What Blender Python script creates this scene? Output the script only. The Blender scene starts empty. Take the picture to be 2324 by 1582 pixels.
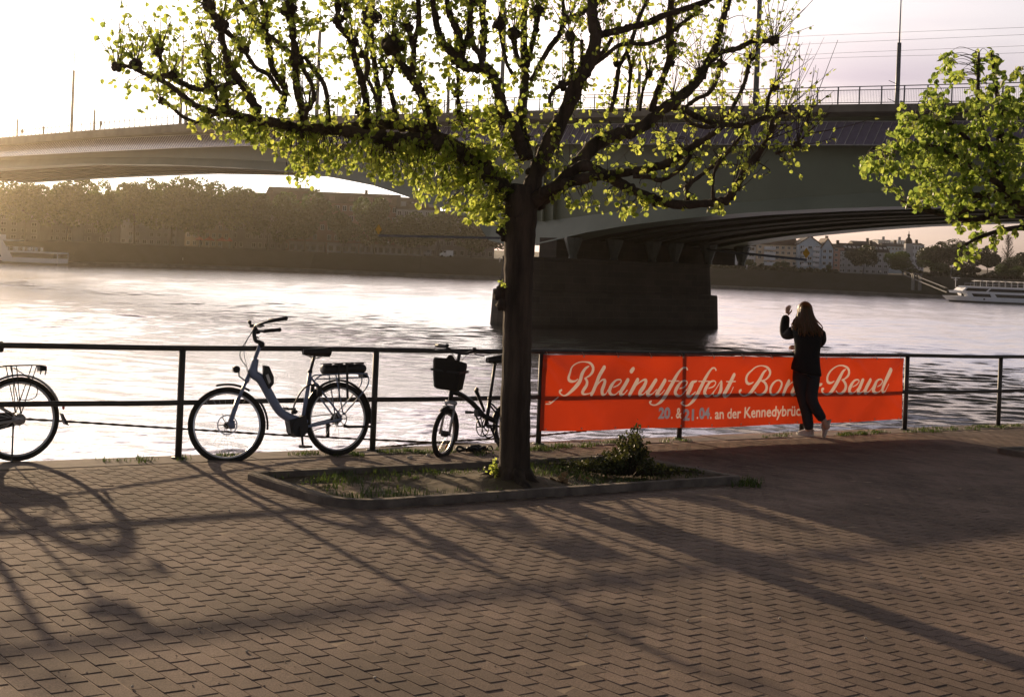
import bpy, math, random
import numpy as np
from mathutils import Vector, Matrix, Euler
R = math.radians
S = bpy.context.scene
COL = S.collection
# ------------------------------------------------------------------ camera
F = 2324 * 50 / 36.0            # focal length in pixels of the 2324-wide measuring frame
ROLL = math.atan(0.0402)
EYE = 1.876
cam_d = bpy.data.cameras.new('camera'); cam = bpy.data.objects.new('camera', cam_d); COL.objects.link(cam)
cam.location = (0, 0, EYE); cam.rotation_euler = (R(90), -ROLL, 0)
cam_d.lens = 50; cam_d.sensor_width = 36; cam_d.shift_x = -8.0 / 2324; cam_d.shift_y = -198.6 / 2324
cam_d.clip_end = 6000; cam_d.clip_start = 0.1
S.camera = cam
# ------------------------------------------------------------------ sun, sky, exposure
HAZE = 0.00017
SUN_AZ, SUN_EL = R(-27.2), R(9.9)      # azimuth measured from +Y towards +X
S.view_settings.view_transform = 'Standard'; S.view_settings.look = 'None'
S.view_settings.gamma = 1.0; S.view_settings.exposure = 0.14
sd = Vector((math.sin(SUN_AZ) * math.cos(SUN_EL), math.cos(SUN_AZ) * math.cos(SUN_EL), math.sin(SUN_EL)))
ld = bpy.data.lights.new('sun', 'SUN'); ld.energy = 5.0; ld.angle = R(0.75); ld.color = (1.0, 0.73, 0.45)
sun = bpy.data.objects.new('sun', ld); COL.objects.link(sun); sun.rotation_euler = sd.to_track_quat('Z', 'Y').to_euler()
W = bpy.data.worlds.new('World'); S.world = W; W.use_nodes = True
nt = W.node_tree; nt.nodes.clear()
def nd(t, kind, **kw):
    n = t.nodes.new(kind)
    for k, v in kw.items():
        if k in n.inputs: n.inputs[k].default_value = v
        else: setattr(n, k, v)
    return n
sky = nd(nt, 'ShaderNodeTexSky', sky_type='NISHITA', sun_disc=False, sun_elevation=SUN_EL, sun_rotation=SUN_AZ,
         air_density=1.0, dust_density=3.0, ozone_density=1.5, altitude=60)
hsv = nd(nt, 'ShaderNodeHueSaturation', Saturation=0.50, Value=1.0)
nt.links.new(sky.outputs[0], hsv.inputs['Color'])
tint = nd(nt, 'ShaderNodeMix', data_type='RGBA', blend_type='MULTIPLY'); tint.inputs[0].default_value = 1.0
tint.inputs['B'].default_value = (1.04, 0.92, 0.955, 1)
nt.links.new(hsv.outputs[0], tint.inputs['A'])
# thin cloud streaks: noise stretched along the horizon plus one flat lavender bank low in the sky
tc = nd(nt, 'ShaderNodeTexCoord'); mp = nd(nt, 'ShaderNodeMapping'); mp.inputs['Scale'].default_value = (3.0, 3.0, 26.0)
nt.links.new(tc.outputs['Generated'], mp.inputs[0])
nz = nd(nt, 'ShaderNodeTexNoise', Scale=1.3, Detail=5.0, Roughness=0.55); nt.links.new(mp.outputs[0], nz.inputs[0])
rp = nd(nt, 'ShaderNodeMapRange'); rp.inputs['From Min'].default_value = 0.48; rp.inputs['From Max'].default_value = 0.72
nt.links.new(nz.outputs[0], rp.inputs[0])
sx = nd(nt, 'ShaderNodeSeparateXYZ'); nt.links.new(tc.outputs['Generated'], sx.inputs[0])
def mth(t, op, a, b=None):
    n = t.nodes.new('ShaderNodeMath'); n.operation = op
    for i, v in enumerate((a, b)):
        if v is None: continue
        if isinstance(v, (int, float)): n.inputs[i].default_value = v
        else: t.links.new(v, n.inputs[i])
    return n.outputs[0]
wob = mth(nt, 'MULTIPLY', mth(nt, 'SUBTRACT', nz.outputs[0], 0.5), 0.05)
ez = mth(nt, 'DIVIDE', mth(nt, 'ADD', mth(nt, 'SUBTRACT', sx.outputs[2], 0.135), wob), 0.022)
ex = mth(nt, 'DIVIDE', mth(nt, 'SUBTRACT', sx.outputs[0], 0.25), 0.13)
bank = mth(nt, 'POWER', 2.718, mth(nt, 'MULTIPLY', mth(nt, 'ADD', mth(nt, 'MULTIPLY', ez, ez), mth(nt, 'MULTIPLY', ex, ex)), -1.0))
cl = mth(nt, 'MINIMUM', mth(nt, 'ADD', mth(nt, 'MULTIPLY', rp.outputs[0], 0.45), mth(nt, 'MULTIPLY', bank, 0.8)), 1.0)
cm = nd(nt, 'ShaderNodeMix', data_type='RGBA', blend_type='MULTIPLY')
nt.links.new(cl, cm.inputs[0]); nt.links.new(tint.outputs['Result'], cm.inputs['A']); cm.inputs['B'].default_value = (0.62, 0.60, 0.70, 1)
# sky shaped for the light: low band raised, dome overhead darkened to cut fill
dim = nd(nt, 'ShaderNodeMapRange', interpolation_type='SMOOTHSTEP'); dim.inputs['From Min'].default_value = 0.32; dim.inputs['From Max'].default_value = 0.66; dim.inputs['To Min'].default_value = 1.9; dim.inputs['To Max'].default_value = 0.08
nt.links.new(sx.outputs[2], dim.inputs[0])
# the side away from the sun is dimmed too, to set the fill light
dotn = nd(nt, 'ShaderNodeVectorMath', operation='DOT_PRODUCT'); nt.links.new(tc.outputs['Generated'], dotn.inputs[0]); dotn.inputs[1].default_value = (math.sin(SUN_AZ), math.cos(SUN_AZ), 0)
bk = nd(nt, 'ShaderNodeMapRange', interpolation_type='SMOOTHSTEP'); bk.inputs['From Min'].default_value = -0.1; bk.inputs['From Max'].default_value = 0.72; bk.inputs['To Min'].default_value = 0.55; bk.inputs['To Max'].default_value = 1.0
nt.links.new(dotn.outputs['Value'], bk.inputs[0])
vm = nd(nt, 'ShaderNodeVectorMath', operation='SCALE'); nt.links.new(cm.outputs['Result'], vm.inputs[0]); hi = nd(nt, 'ShaderNodeMapRange', interpolation_type='SMOOTHSTEP'); hi.inputs['From Min'].default_value = 0.15; hi.inputs['From Max'].default_value = 0.27; hi.inputs['To Min'].default_value = 1.0; hi.inputs['To Max'].default_value = 1.15  # higher sky lifted to brighten the water's reflections
nt.links.new(sx.outputs[2], hi.inputs[0])
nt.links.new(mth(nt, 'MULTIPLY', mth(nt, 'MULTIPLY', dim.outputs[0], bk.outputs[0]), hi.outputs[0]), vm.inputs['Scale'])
bg = nd(nt, 'ShaderNodeBackground', Strength=0.11); lim = nd(nt, 'ShaderNodeVectorMath', operation='MINIMUM'); nt.links.new(vm.outputs[0], lim.inputs[0]); lim.inputs[1].default_value = (19.0, 17.6, 16.4)   # caps the brightest sky round the sun so the water doesn't clip
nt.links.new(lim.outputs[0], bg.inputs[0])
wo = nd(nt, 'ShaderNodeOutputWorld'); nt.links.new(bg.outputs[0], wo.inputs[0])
S.cycles.max_bounces = 8; S.cycles.transparent_max_bounces = 16; S.cycles.volume_bounces = 0
S.cycles.use_denoising = True; S.cycles.sample_clamp_indirect = 6.0
# ------------------------------------------------------------------ the frame of the place
rng = np.random.default_rng(7); random.seed(7)
CR, SR = math.cos(ROLL), math.sin(ROLL)
def ray(x, y):
    a, b = x - 1162, y - 791
    xp, yp = a * CR + b * SR, -a * SR + b * CR
    return np.array([xp / F, 1.0, -(yp + 198.8) / F])
TH = R(52.7)
UD = np.array([math.sin(TH), math.cos(TH), 0.0]); VD = np.array([-math.cos(TH), math.sin(TH), 0.0])   # along the quay / towards the river
E3 = np.array([0, 0, EYE]); KS = 0.0152; U1 = 5.35
WZ = EYE - 6.0                                                     # level of the river
def gz(u): return -KS * (u - U1)                                   # the promenade falls gently along the quay
def uv(u, v, z=0.0):
    p = u * UD + v * VD; p[2] = gz(u) + z; return p
def at(x, y, depth): return E3 + ray(x, y) * depth
def on_ground(x, y, h=0.0):
    d = ray(x, y); t = -(EYE - h - KS * U1) / (d[2] + KS * d.dot(UD)); return E3 + d * t
def on_water(x, y):
    d = ray(x, y); return E3 + d * ((WZ - EYE) / d[2])
def on_plane(x, y, n, c):
    d = ray(x, y); return E3 + d * (c / d.dot(n))
VR = 11.84                                                        # the railing stands at this distance towards the river
def on_rail(x, y, off=0.0): return on_plane(x, y, VD, VR + off)
YAW = math.atan2(UD[1], UD[0])
# ------------------------------------------------------------------ mesh helpers
class MB:
    def __init__(s): s.v = []; s.f = []; s.n = 0
    def add(s, v, f):
        v = np.asarray(v, float).reshape(-1, 3); s.v.append(v)
        s.f.extend([tuple(int(i) + s.n for i in q) for q in f]); s.n += len(v); return s
    def box(s, c, size, M=None):
        h = np.asarray(size, float) / 2
        v = np.array([(x, y, z) for z in (-1, 1) for y in (-1, 1) for x in (-1, 1)], float) * h
        if M is not None: v = v @ np.array(M).T
        return s.add(v + np.asarray(c, float), [(0, 2, 3, 1), (4, 5, 7, 6), (0, 1, 5, 4), (2, 6, 7, 3), (0, 4, 6, 2), (1, 3, 7, 5)])
    def tube(s, pts, r, n=8, cap=True, flat=None):
        p = np.asarray(pts, float); m = len(p)
        r = np.full(m, r, float) if np.isscalar(r) else np.asarray(r, float)
        t = np.gradient(p, axis=0); t /= np.linalg.norm(t, axis=1)[:, None] + 1e-12
        a = np.array([0, 0, 1.0]) if abs(t[0][2]) < 0.9 else np.array([1.0, 0, 0])
        x = np.cross(t[0], a); x /= np.linalg.norm(x)
        ang = np.arange(n) * 2 * math.pi / n; vs = np.zeros((m, n, 3))
        for i in range(m):
            x = x - t[i] * x.dot(t[i]); x /= np.linalg.norm(x) + 1e-12; y = np.cross(t[i], x)
            vs[i] = p[i] + r[i] * (np.cos(ang)[:, None] * x + np.sin(ang)[:, None] * y)
        f = [(i * n + j, i * n + (j + 1) % n, (i + 1) * n + (j + 1) % n, (i + 1) * n + j) for i in range(m - 1) for j in range(n)]
        if cap: f += [tuple(range(n - 1, -1, -1)), tuple(range((m - 1) * n, m * n))]
        return s.add(vs.reshape(-1, 3), f)
    def cyl(s, a, b, r, r2=None, n=10): return s.tube([a, b], [r, r if r2 is None else r2], n)
    def torus(s, c, R_, r, axis=1, n=40, m=8, a0=0.0, a1=None):
        full = a1 is None; a1 = 2 * math.pi if full else a1
        k = n if full else n + 1
        th = a0 + (a1 - a0) * np.arange(k) / n; ph = np.arange(m) * 2 * math.pi / m
        rr = R_ + r * np.cos(ph)[None, :]; A = rr * np.cos(th)[:, None]; B = rr * np.sin(th)[:, None]; Cc = np.broadcast_to(r * np.sin(ph), A.shape)
        v = np.stack([A, Cc, B], -1) if axis == 1 else (np.stack([A, B, Cc], -1) if axis == 2 else np.stack([Cc, A, B], -1))
        f = [(i * m + j, ((i + 1) % k) * m + j, ((i + 1) % k) * m + (j + 1) % m, i * m + (j + 1) % m) for i in range(k if full else k - 1) for j in range(m)]
        if not full: f += [tuple(range(m)), tuple(range((k - 1) * m, k * m))[::-1]]
        return s.add(v.reshape(-1, 3) + np.asarray(c, float), f)
    def prism(s, poly, d):          # poly: list of 3-D points, extruded along vector d
        p = np.asarray(poly, float); n = len(p)
        return s.add(np.vstack([p, p + np.asarray(d, float)]), [tuple(range(n - 1, -1, -1)), tuple(range(n, 2 * n))] + [(i, (i + 1) % n, n + (i + 1) % n, n + i) for i in range(n)])
    def ball(s, c, r, n=8, m=6, bump=0.0, g=None):
        c = np.asarray(c, float); r = np.broadcast_to(np.asarray(r, float), (3,)); vs = [c + (0, 0, -r[2])]
        for i in range(1, m):
            a = math.pi * i / m
            for j in range(n):
                b = 2 * math.pi * j / n; k = 1 + (bump * (random.random() - 0.5) * 2 if bump else 0)
                vs.append(c + np.array([math.sin(a) * math.cos(b), math.sin(a) * math.sin(b), -math.cos(a)]) * r * k)
        vs.append(c + (0, 0, r[2])); top = len(vs) - 1
        f = [(0, 1 + (j + 1) % n, 1 + j) for j in range(n)]
        f += [(1 + i * n + j, 1 + i * n + (j + 1) % n, 1 + (i + 1) * n + (j + 1) % n, 1 + (i + 1) * n + j) for i in range(m - 2) for j in range(n)]
        f += [(top, 1 + (m - 2) * n + j, 1 + (m - 2) * n + (j + 1) % n) for j in range(n)]
        return s.add(vs, f)
    def quad(s, a, b, c, d): return s.add([a, b, c, d], [(0, 1, 2, 3)])
    def xf(s, M):
        M = np.array(M)
        s.v = [v @ M[:3, :3].T + M[:3, 3] for v in s.v]; return s
    def build(s, name, mat, parent=None, smooth=False, loc=None):
        me = bpy.data.meshes.new(name); me.from_pydata(np.vstack(s.v).tolist() if s.v else [], [], s.f)
        if smooth: me.polygons.foreach_set('use_smooth', [True] * len(me.polygons))
        me.materials.append(mat); me.update()
        o = bpy.data.objects.new(name, me); COL.objects.link(o)
        if parent is not None: o.parent = parent
        if loc is not None: o.location = loc
        return o
def tag(o, label=None, cat=None, group=None, kind=None):
    for k, v in (('label', label), ('category', cat), ('group', group), ('kind', kind)):
        if v is not None: o[k] = v
    return o
def thing(name, label, cat, loc=(0, 0, 0), rot=(0, 0, 0), group=None):
    o = bpy.data.objects.new(name, None); COL.objects.link(o); o.location = loc; o.rotation_euler = rot
    o.empty_display_size = 0.2
    return tag(o, label, cat, group)
def copy_tree(o, parent=None):
    c = o.copy(); COL.objects.link(c)
    if parent is not None: c.parent = parent
    for ch in list(o.children): copy_tree(ch, c)
    return c
def spline(pts, k=6):
    p = np.asarray(pts, float)
    if len(p) < 3: 
        t = np.linspace(0, 1, k + 1)[:, None]; return p[0] * (1 - t) + p[-1] * t
    q = np.vstack([2 * p[0] - p[1], p, 2 * p[-1] - p[-2]]); out = []
    for i in range(1, len(q) - 2):
        for t in np.arange(k) / k:
            a, b, c, d = q[i - 1], q[i], q[i + 1], q[i + 2]
            out.append(0.5 * (2 * b + (c - a) * t + (2 * a - 5 * b + 4 * c - d) * t * t + (3 * b - a - 3 * c + d) * t ** 3))
    out.append(p[-1]); return np.array(out)
def unit(a): a = np.asarray(a, float); return a / (np.linalg.norm(a) + 1e-12)
# ------------------------------------------------------------------ materials
def mat(name, col, rough=0.6, metal=0.0, var=0.15, vs=3.0, bump=0.0, bs=30.0, spec=0.4, island=0.0, col2=None, stretch=None, coat=0.0):
    m = bpy.data.materials.new(name); m.use_nodes = True; t = m.node_tree; b = t.nodes['Principled BSDF']
    b.inputs['Roughness'].default_value = rough; b.inputs['Metallic'].default_value = metal
    b.inputs['Specular IOR Level'].default_value = spec; b.inputs['Coat Weight'].default_value = coat
    tcn = nd(t, 'ShaderNodeTexCoord'); mpn = nd(t, 'ShaderNodeMapping'); t.links.new(tcn.outputs['Object'], mpn.inputs[0])
    if stretch: mpn.inputs['Scale'].default_value = stretch
    n = nd(t, 'ShaderNodeTexNoise', Scale=vs, Detail=6.0, Roughness=0.6); t.links.new(mpn.outputs[0], n.inputs[0])
    c1 = np.array(col); c2 = np.array(col2) if col2 is not None else c1 * (1 - 2 * var)
    mx = nd(t, 'ShaderNodeMix', data_type='RGBA')
    mr = nd(t, 'ShaderNodeMapRange'); mr.inputs['From Min'].default_value = 0.3; mr.inputs['From Max'].default_value = 0.7
    t.links.new(n.outputs[0], mr.inputs[0]); t.links.new(mr.outputs[0], mx.inputs[0])
    mx.inputs['A'].default_value = (*np.clip(c1 * (1 + (var if col2 is None else 0)), 0, 1), 1); mx.inputs['B'].default_value = (*np.clip(c2, 0, 1), 1)
    out = mx.outputs['Result']
    if island:
        ge = nd(t, 'ShaderNodeNewGeometry'); h = nd(t, 'ShaderNodeHueSaturation')
        v = mth(t, 'ADD', mth(t, 'MULTIPLY', ge.outputs['Random Per Island'], 2 * island), 1 - island)
        t.links.new(v, h.inputs['Value']); t.links.new(out, h.inputs['Color']); out = h.outputs[0]
    t.links.new(out, b.inputs['Base Color'])
    if bump:
        n2 = nd(t, 'ShaderNodeTexNoise', Scale=bs, Detail=5.0, Roughness=0.65); t.links.new(mpn.outputs[0], n2.inputs[0])
        bp = nd(t, 'ShaderNodeBump', Distance=bump, Strength=1.0); t.links.new(n2.outputs[0], bp.inputs['Height']); t.links.new(bp.outputs[0], b.inputs['Normal'])
    return m
def leaf_mat(name, refl, trans, mix=0.55, vary=0.25):
    m = bpy.data.materials.new(name); m.use_nodes = True; t = m.node_tree; t.nodes.clear()
    ge = nd(t, 'ShaderNodeNewGeometry')
    def shade(c):
        h = nd(t, 'ShaderNodeHueSaturation', Color=(*c, 1))
        t.links.new(mth(t, 'ADD', mth(t, 'MULTIPLY', ge.outputs['Random Per Island'], 2 * vary), 1 - vary), h.inputs['Value'])
        t.links.new(mth(t, 'ADD', mth(t, 'MULTIPLY', ge.outputs['Random Per Island'], -0.035), 0.515), h.inputs['Hue'])
        return h.outputs[0]
    d = nd(t, 'ShaderNodeBsdfPrincipled', Roughness=0.45); t.links.new(shade(refl), d.inputs['Base Color'])
    tr = nd(t, 'ShaderNodeBsdfTranslucent'); t.links.new(shade(trans), tr.inputs[0])
    mx = nd(t, 'ShaderNodeMixShader', Fac=mix); t.links.new(d.outputs[0], mx.inputs[1]); t.links.new(tr.outputs[0], mx.inputs[2])
    o = nd(t, 'ShaderNodeOutputMaterial'); t.links.new(mx.outputs[0], o.inputs[0]); return m
# ================================================================== THE SETTING
M_brick = mat('paving brick', (0.252, 0.188, 0.156), 0.9, var=0.2, vs=1.1, bump=0.0016, bs=240.0, island=0.15, spec=0.15)
def speckle(m, scale, lo, hi):        # coarse grain of the stone itself
    t = m.node_tree; bs = t.nodes['Principled BSDF']; old = bs.inputs['Base Color'].links[0].from_socket
    tcn = nd(t, 'ShaderNodeTexCoord'); n = nd(t, 'ShaderNodeTexNoise', Scale=scale, Detail=2.0, Roughness=0.7); t.links.new(tcn.outputs['Object'], n.inputs[0])
    n2 = nd(t, 'ShaderNodeTexNoise', Scale=0.45, Detail=5.0, Roughness=0.6); t.links.new(tcn.outputs['Object'], n2.inputs[0])
    mr = nd(t, 'ShaderNodeMapRange'); mr.inputs['From Min'].default_value = 0.3; mr.inputs['From Max'].default_value = 0.7; mr.inputs['To Min'].default_value = lo; mr.inputs['To Max'].default_value = hi; t.links.new(n.outputs[0], mr.inputs[0])
    m2 = nd(t, 'ShaderNodeMapRange'); m2.inputs['From Min'].default_value = 0.35; m2.inputs['From Max'].default_value = 0.65; m2.inputs['To Min'].default_value = 0.80; m2.inputs['To Max'].default_value = 1.12; t.links.new(n2.outputs[0], m2.inputs[0])
    vm = nd(t, 'ShaderNodeVectorMath', operation='SCALE'); t.links.new(old, vm.inputs[0]); t.links.new(mth(t, 'MULTIPLY', mr.outputs[0], m2.outputs[0]), vm.inputs['Scale']); t.links.new(vm.outputs[0], bs.inputs['Base Color'])
speckle(M_brick, 130.0, 0.62, 1.38)
M_joint = mat('joint sand', (0.40, 0.30, 0.22), 0.95, var=0.2, vs=8, bump=0.002, bs=200)
M_kerb = mat('kerb concrete', (0.20, 0.165, 0.135), 0.9, var=0.3, vs=4, bump=0.008, bs=35)
M_soil = mat('planter soil', (0.16, 0.115, 0.075), 0.95, var=0.3, vs=6, bump=0.012, bs=40, col2=(0.10, 0.085, 0.045))
M_stone = mat('quay stone', (0.24, 0.21, 0.18), 0.85, var=0.25, vs=1.5, bump=0.01, bs=12)
# promenade: a sheet to the edge of the quay, and real bricks laid in running bond across everything the picture can see
mb = MB()
mb.quad(uv(-400, -200, -0.0024), uv(420, -200, -0.0024), uv(420, VR - 0.26, -0.0024), uv(-400, VR - 0.26, -0.0024))
tag(mb.build('promenade_bed', M_joint), kind='structure')
def bricks():
    W_, L_, gap, ch = 0.10, 0.20, 0.0042, 0.003
    us, vs = [], []
    for i in range(0, 230):
        u = -0.8 + i * W_
        for j in range(-4, 68):
            v = VR - 0.26 - L_ / 2 - j * L_ - (0.1 if i % 2 else 0.0)
            if 0.6475 * u - 1.6 < v < 3.1 * u + 3.2 and v > 2.2: us.append(u); vs.append(v)
    us, vs = np.array(us), np.array(vs); ok = vs < VR - 0.26
    ins = (us > PU0 + 0.02) & (us < PU1 - 0.02) & (vs > PV0 + 0.02) & (vs < PV1 - 0.02)
    ok &= ~ins
    us, vs = us[ok], vs[ok]; n = len(us)
    hu, hv = W_ / 2 - 0.0017, L_ / 2 - 0.0034
    def ring(k, dz):
        c = np.array([(-1, -1), (1, -1), (1, 1), (-1, 1)], float)
        return np.stack([c[:, 0] * (hu - k), c[:, 1] * (hv - 1.8 * k), np.full(4, dz)], -1)
    loc = np.vstack([ring(ch, 0.0), ring(0, -0.0045), ring(0, -0.02)])
    dz = rng.normal(0, 0.0007, n); tu = rng.normal(0, 0.006, n); tv = rng.normal(-0.0075, 0.0045, n); ya = rng.normal(0, 0.006, n)
    swell = 0.006 * np.sin(us * 1.3 + 0.7 * vs) + 0.005 * np.sin(0.9 * vs - 0.6 * us + 1)
    lu = loc[None, :, 0] - ya[:, None] * loc[None, :, 1]; lv = loc[None, :, 1] + ya[:, None] * loc[None, :, 0]
    z = loc[None, :, 2] + dz[:, None] + tu[:, None] * lu + tv[:, None] * lv + 0 * swell[:, None]
    U = us[:, None] + lu; V = vs[:, None] + lv
    P3 = U[..., None] * UD + V[..., None] * VD; P3[..., 2] = -KS * (U - U1) + z
    q = [(0, 1, 2, 3)] + [(4 + i, 4 + (i + 1) % 4, (i + 1) % 4, i) for i in range(4)] + [(8 + i, 8 + (i + 1) % 4, 4 + (i + 1) % 4, 4 + i) for i in range(4)]
    fa = (np.array(q)[None] + 12 * np.arange(n)[:, None, None]).reshape(-1, 4)
    me = bpy.data.meshes.new('brick_paving'); me.from_pydata(P3.reshape(-1, 3).tolist(), [], fa.tolist()); me.materials.append(M_brick)
    o = bpy.data.objects.new('brick_paving', me); COL.objects.link(o); tag(o, kind='structure')
# planter rectangles in quay coordinates
def g_uv(x, y):
    p = on_ground(x, y); return p.dot(UD), p.dot(VD)
PU0, PU1, PV0, PV1 = g_uv(575, 1094)[0], g_uv(1712, 1101)[0], g_uv(815, 1156)[1], g_uv(600, 1084)[1]
bricks()
# quay edge: coping stones and the wall down to the water
q = thing('quay_wall', 'stone quay wall with a pale coping strip under the railing', 'quay wall')
mb = MB()
u = -60.0
while u < 120:
    L = 1.0 if -2 < u < 30 else 6.0
    a, b_ = uv(u + 0.004, VR - 0.255, -0.30), uv(u + L - 0.004, VR - 0.255, -0.30)
    dz = random.uniform(-0.003, 0.003)
    v8 = [uv(uu, vv, zz) for zz in (-0.3, 0.004 + dz) for vv in (VR - 0.255, VR + 0.17) for uu in (u + 0.004, u + L - 0.004)]
    mb.add(v8, [(0, 2, 3, 1), (4, 5, 7, 6), (0, 1, 5, 4), (2, 6, 7, 3), (0, 4, 6, 2), (1, 3, 7, 5)]); u += L
mb.build('coping', mat('coping stone', (0.26, 0.205, 0.17), 0.88, var=0.2, vs=4, bump=0.004, bs=60), q)
mb = MB(); mb.quad(uv(-60, VR + 0.1, -0.1), uv(120, VR + 0.1, -0.1), uv(120, VR + 0.5, -5.5), uv(-60, VR + 0.5, -5.5))
mb.build('wall_face', M_stone, q)
# river: a real surface of small waves, finest near the quay, under a calm sheet that carries on to the sides
def water_mat():
    m = bpy.data.materials.new('river water'); m.use_nodes = True; t = m.node_tree; b = t.nodes['Principled BSDF']
    b.inputs['Base Color'].default_value = (0.03, 0.03, 0.025, 1); b.inputs['Roughness'].default_value = 0.10; b.inputs['IOR'].default_value = 1.4
    tcn = nd(t, 'ShaderNodeTexCoord'); n1 = nd(t, 'ShaderNodeTexNoise', Scale=3.2, Detail=3.0, Roughness=0.55); t.links.new(tcn.outputs['Object'], n1.inputs[0])
    bp = nd(t, 'ShaderNodeBump', Strength=1.0, Distance=0.02); t.links.new(n1.outputs[0], bp.inputs['Height']); t.links.new(bp.outputs[0], b.inputs['Normal'])
    gl = nd(t, 'ShaderNodeBsdfGlossy', Roughness=0.21, Color=(1.0, 0.95, 0.95, 1)); t.links.new(bp.outputs[0], gl.inputs['Normal'])
    mx = nd(t, 'ShaderNodeMixShader', Fac=WGLOSS); t.links.new(b.outputs[0], mx.inputs[1]); t.links.new(gl.outputs[0], mx.inputs[2]); t.links.new(mx.outputs[0], t.nodes['Material Output'].inputs[0])
    return m
WGLOSS, SLOPE = 0.62, 0.072
M_water = water_mat()
dr = 0.0024; ds = 24.0 * np.exp(np.arange(int(math.log(520 / 24.0) / dr)) * dr); an = np.arange(-0.48, 0.48, 0.0030)
DD, AA = np.meshgrid(ds, an, indexing='ij'); WX, WY = DD * np.sin(AA), DD * np.cos(AA); H = np.zeros_like(WX)
g_ = np.random.default_rng(3); gust = 0.75 + 0.35 * np.sin(WX * 0.045 + 0.02 * WY + 1) * np.sin(WY * 0.06 - 0.03 * WX) + 0.2 * np.sin(WX * 0.21 + 2) * np.sin(WY * 0.17)
for k in range(64):
    lam = 0.40 * (8.0 ** g_.uniform()); th = g_.normal(0.2, 0.42); ph = g_.uniform(0, 6.283); kx, ky = 2 * math.pi / lam * math.sin(th), 2 * math.pi / lam * math.cos(th)
    wgt = np.clip(lam / (DD * dr * 3.5) - 0.5, 0, 1)
    H += wgt * (SLOPE * lam / 6.283 / math.sqrt(64 / 10.0)) * np.sin(kx * WX + ky * WY + ph + 0.6 * np.sin(0.11 * WX + k) + 0.5 * np.sin(0.13 * WY + 2 * k))
H *= gust
nr, nc = H.shape; Vw = np.stack([WX, WY, WZ + H], -1).reshape(-1, 3); ii = np.arange(nr * nc).reshape(nr, nc)
fq = np.stack([ii[:-1, :-1], ii[1:, :-1], ii[1:, 1:], ii[:-1, 1:]], -1).reshape(-1, 4); e = VR + 0.3
Vw = np.vstack([Vw, [np.append((a * UD + b_ * VD)[:2], WZ - 0.7) for a, b_ in ((-1500, e), (1500, e), (1500, 1200), (-1500, 1200))]]); fq = np.vstack([fq[:, ::-1], [[nr * nc + q_ for q_ in (0, 1, 2, 3)]]])
me = bpy.data.meshes.new('river'); me.vertices.add(len(Vw)); me.vertices.foreach_set('co', Vw.ravel()); me.loops.add(fq.size); me.loops.foreach_set('vertex_index', fq.ravel().astype(np.int32))
me.polygons.add(len(fq)); me.polygons.foreach_set('loop_start', np.arange(0, fq.size, 4, dtype=np.int32)); me.polygons.foreach_set('use_smooth', np.ones(len(fq), bool)); me.update(calc_edges=True); me.materials.append(M_water)
ro = bpy.data.objects.new('river', me); COL.objects.link(ro); tag(ro, kind='structure')
# far bank: sloped embankment from the water line up to the promenade, then ground to the horizon
EDGE = [(-700, 575), (-300, 587), (0, 598), (150, 602), (400, 607), (700, 617), (950, 628), (1140, 635), (1400, 645), (1620, 655), (1900, 667), (2140, 678), (2324, 687), (2800, 705), (3400, 725)]
edge3 = np.array([on_water(x, y) for x, y in EDGE]); edge3[:, 1] = np.clip(edge3[:, 1], 355, 470)
M_bank = mat('embankment stone', (0.055, 0.05, 0.04), 0.9, var=0.3, vs=0.25, bump=0.1, bs=2.0, col2=(0.03, 0.035, 0.02))
M_far = mat('far ground', (0.06, 0.055, 0.04), 0.95, var=0.3, vs=0.05)
M_ledge = mat('towpath stone', (0.16, 0.15, 0.135), 0.9, var=0.25, vs=0.3)
TOPZ = 2.1
r0, r1 = edge3 + (0, -0.5, -0.8), edge3 + (0, 0, 0.75); r2 = edge3 + (0, 3.0, 1.0); r3 = edge3.copy(); r3[:, 1] += 13; r3[:, 2] = TOPZ
r4 = r3 + (0, 160, 1.5); r5 = r3 + (0, 2500, 20); r5[:, 0] *= 6; r4[:, 0] *= 1.4
def strip(rows, name, m):
    mb = MB(); n = len(rows[0]); mb.add(np.vstack(rows), [(k * n + i, k * n + i + 1, (k + 1) * n + i + 1, (k + 1) * n + i) for k in range(len(rows) - 1) for i in range(n - 1)])
    return tag(mb.build(name, m), kind='structure')
strip([r0, r1, r2], 'towpath', M_ledge); strip([r2 - (0, 0, 0.01), r3], 'embankment', M_bank); strip([r3, r4, r5], 'far_ground', M_far)
def bank_at(x):                       # water-edge depth under picture column x
    xs = [e_[0] for e_ in EDGE]; return float(np.interp(x, xs, edge3[:, 1]))
def far_pt(x, back, z=TOPZ):          # a point on the far bank in picture column x, `back` metres behind the water line
    Y = bank_at(x) + back; d = ray(x, 592 + 0.0402 * (x - 1162)); p = E3 + d * Y; p[2] = z; return p
def z_at(x, y, Y): return (E3 + ray(x, y) * Y)[2]
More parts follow.
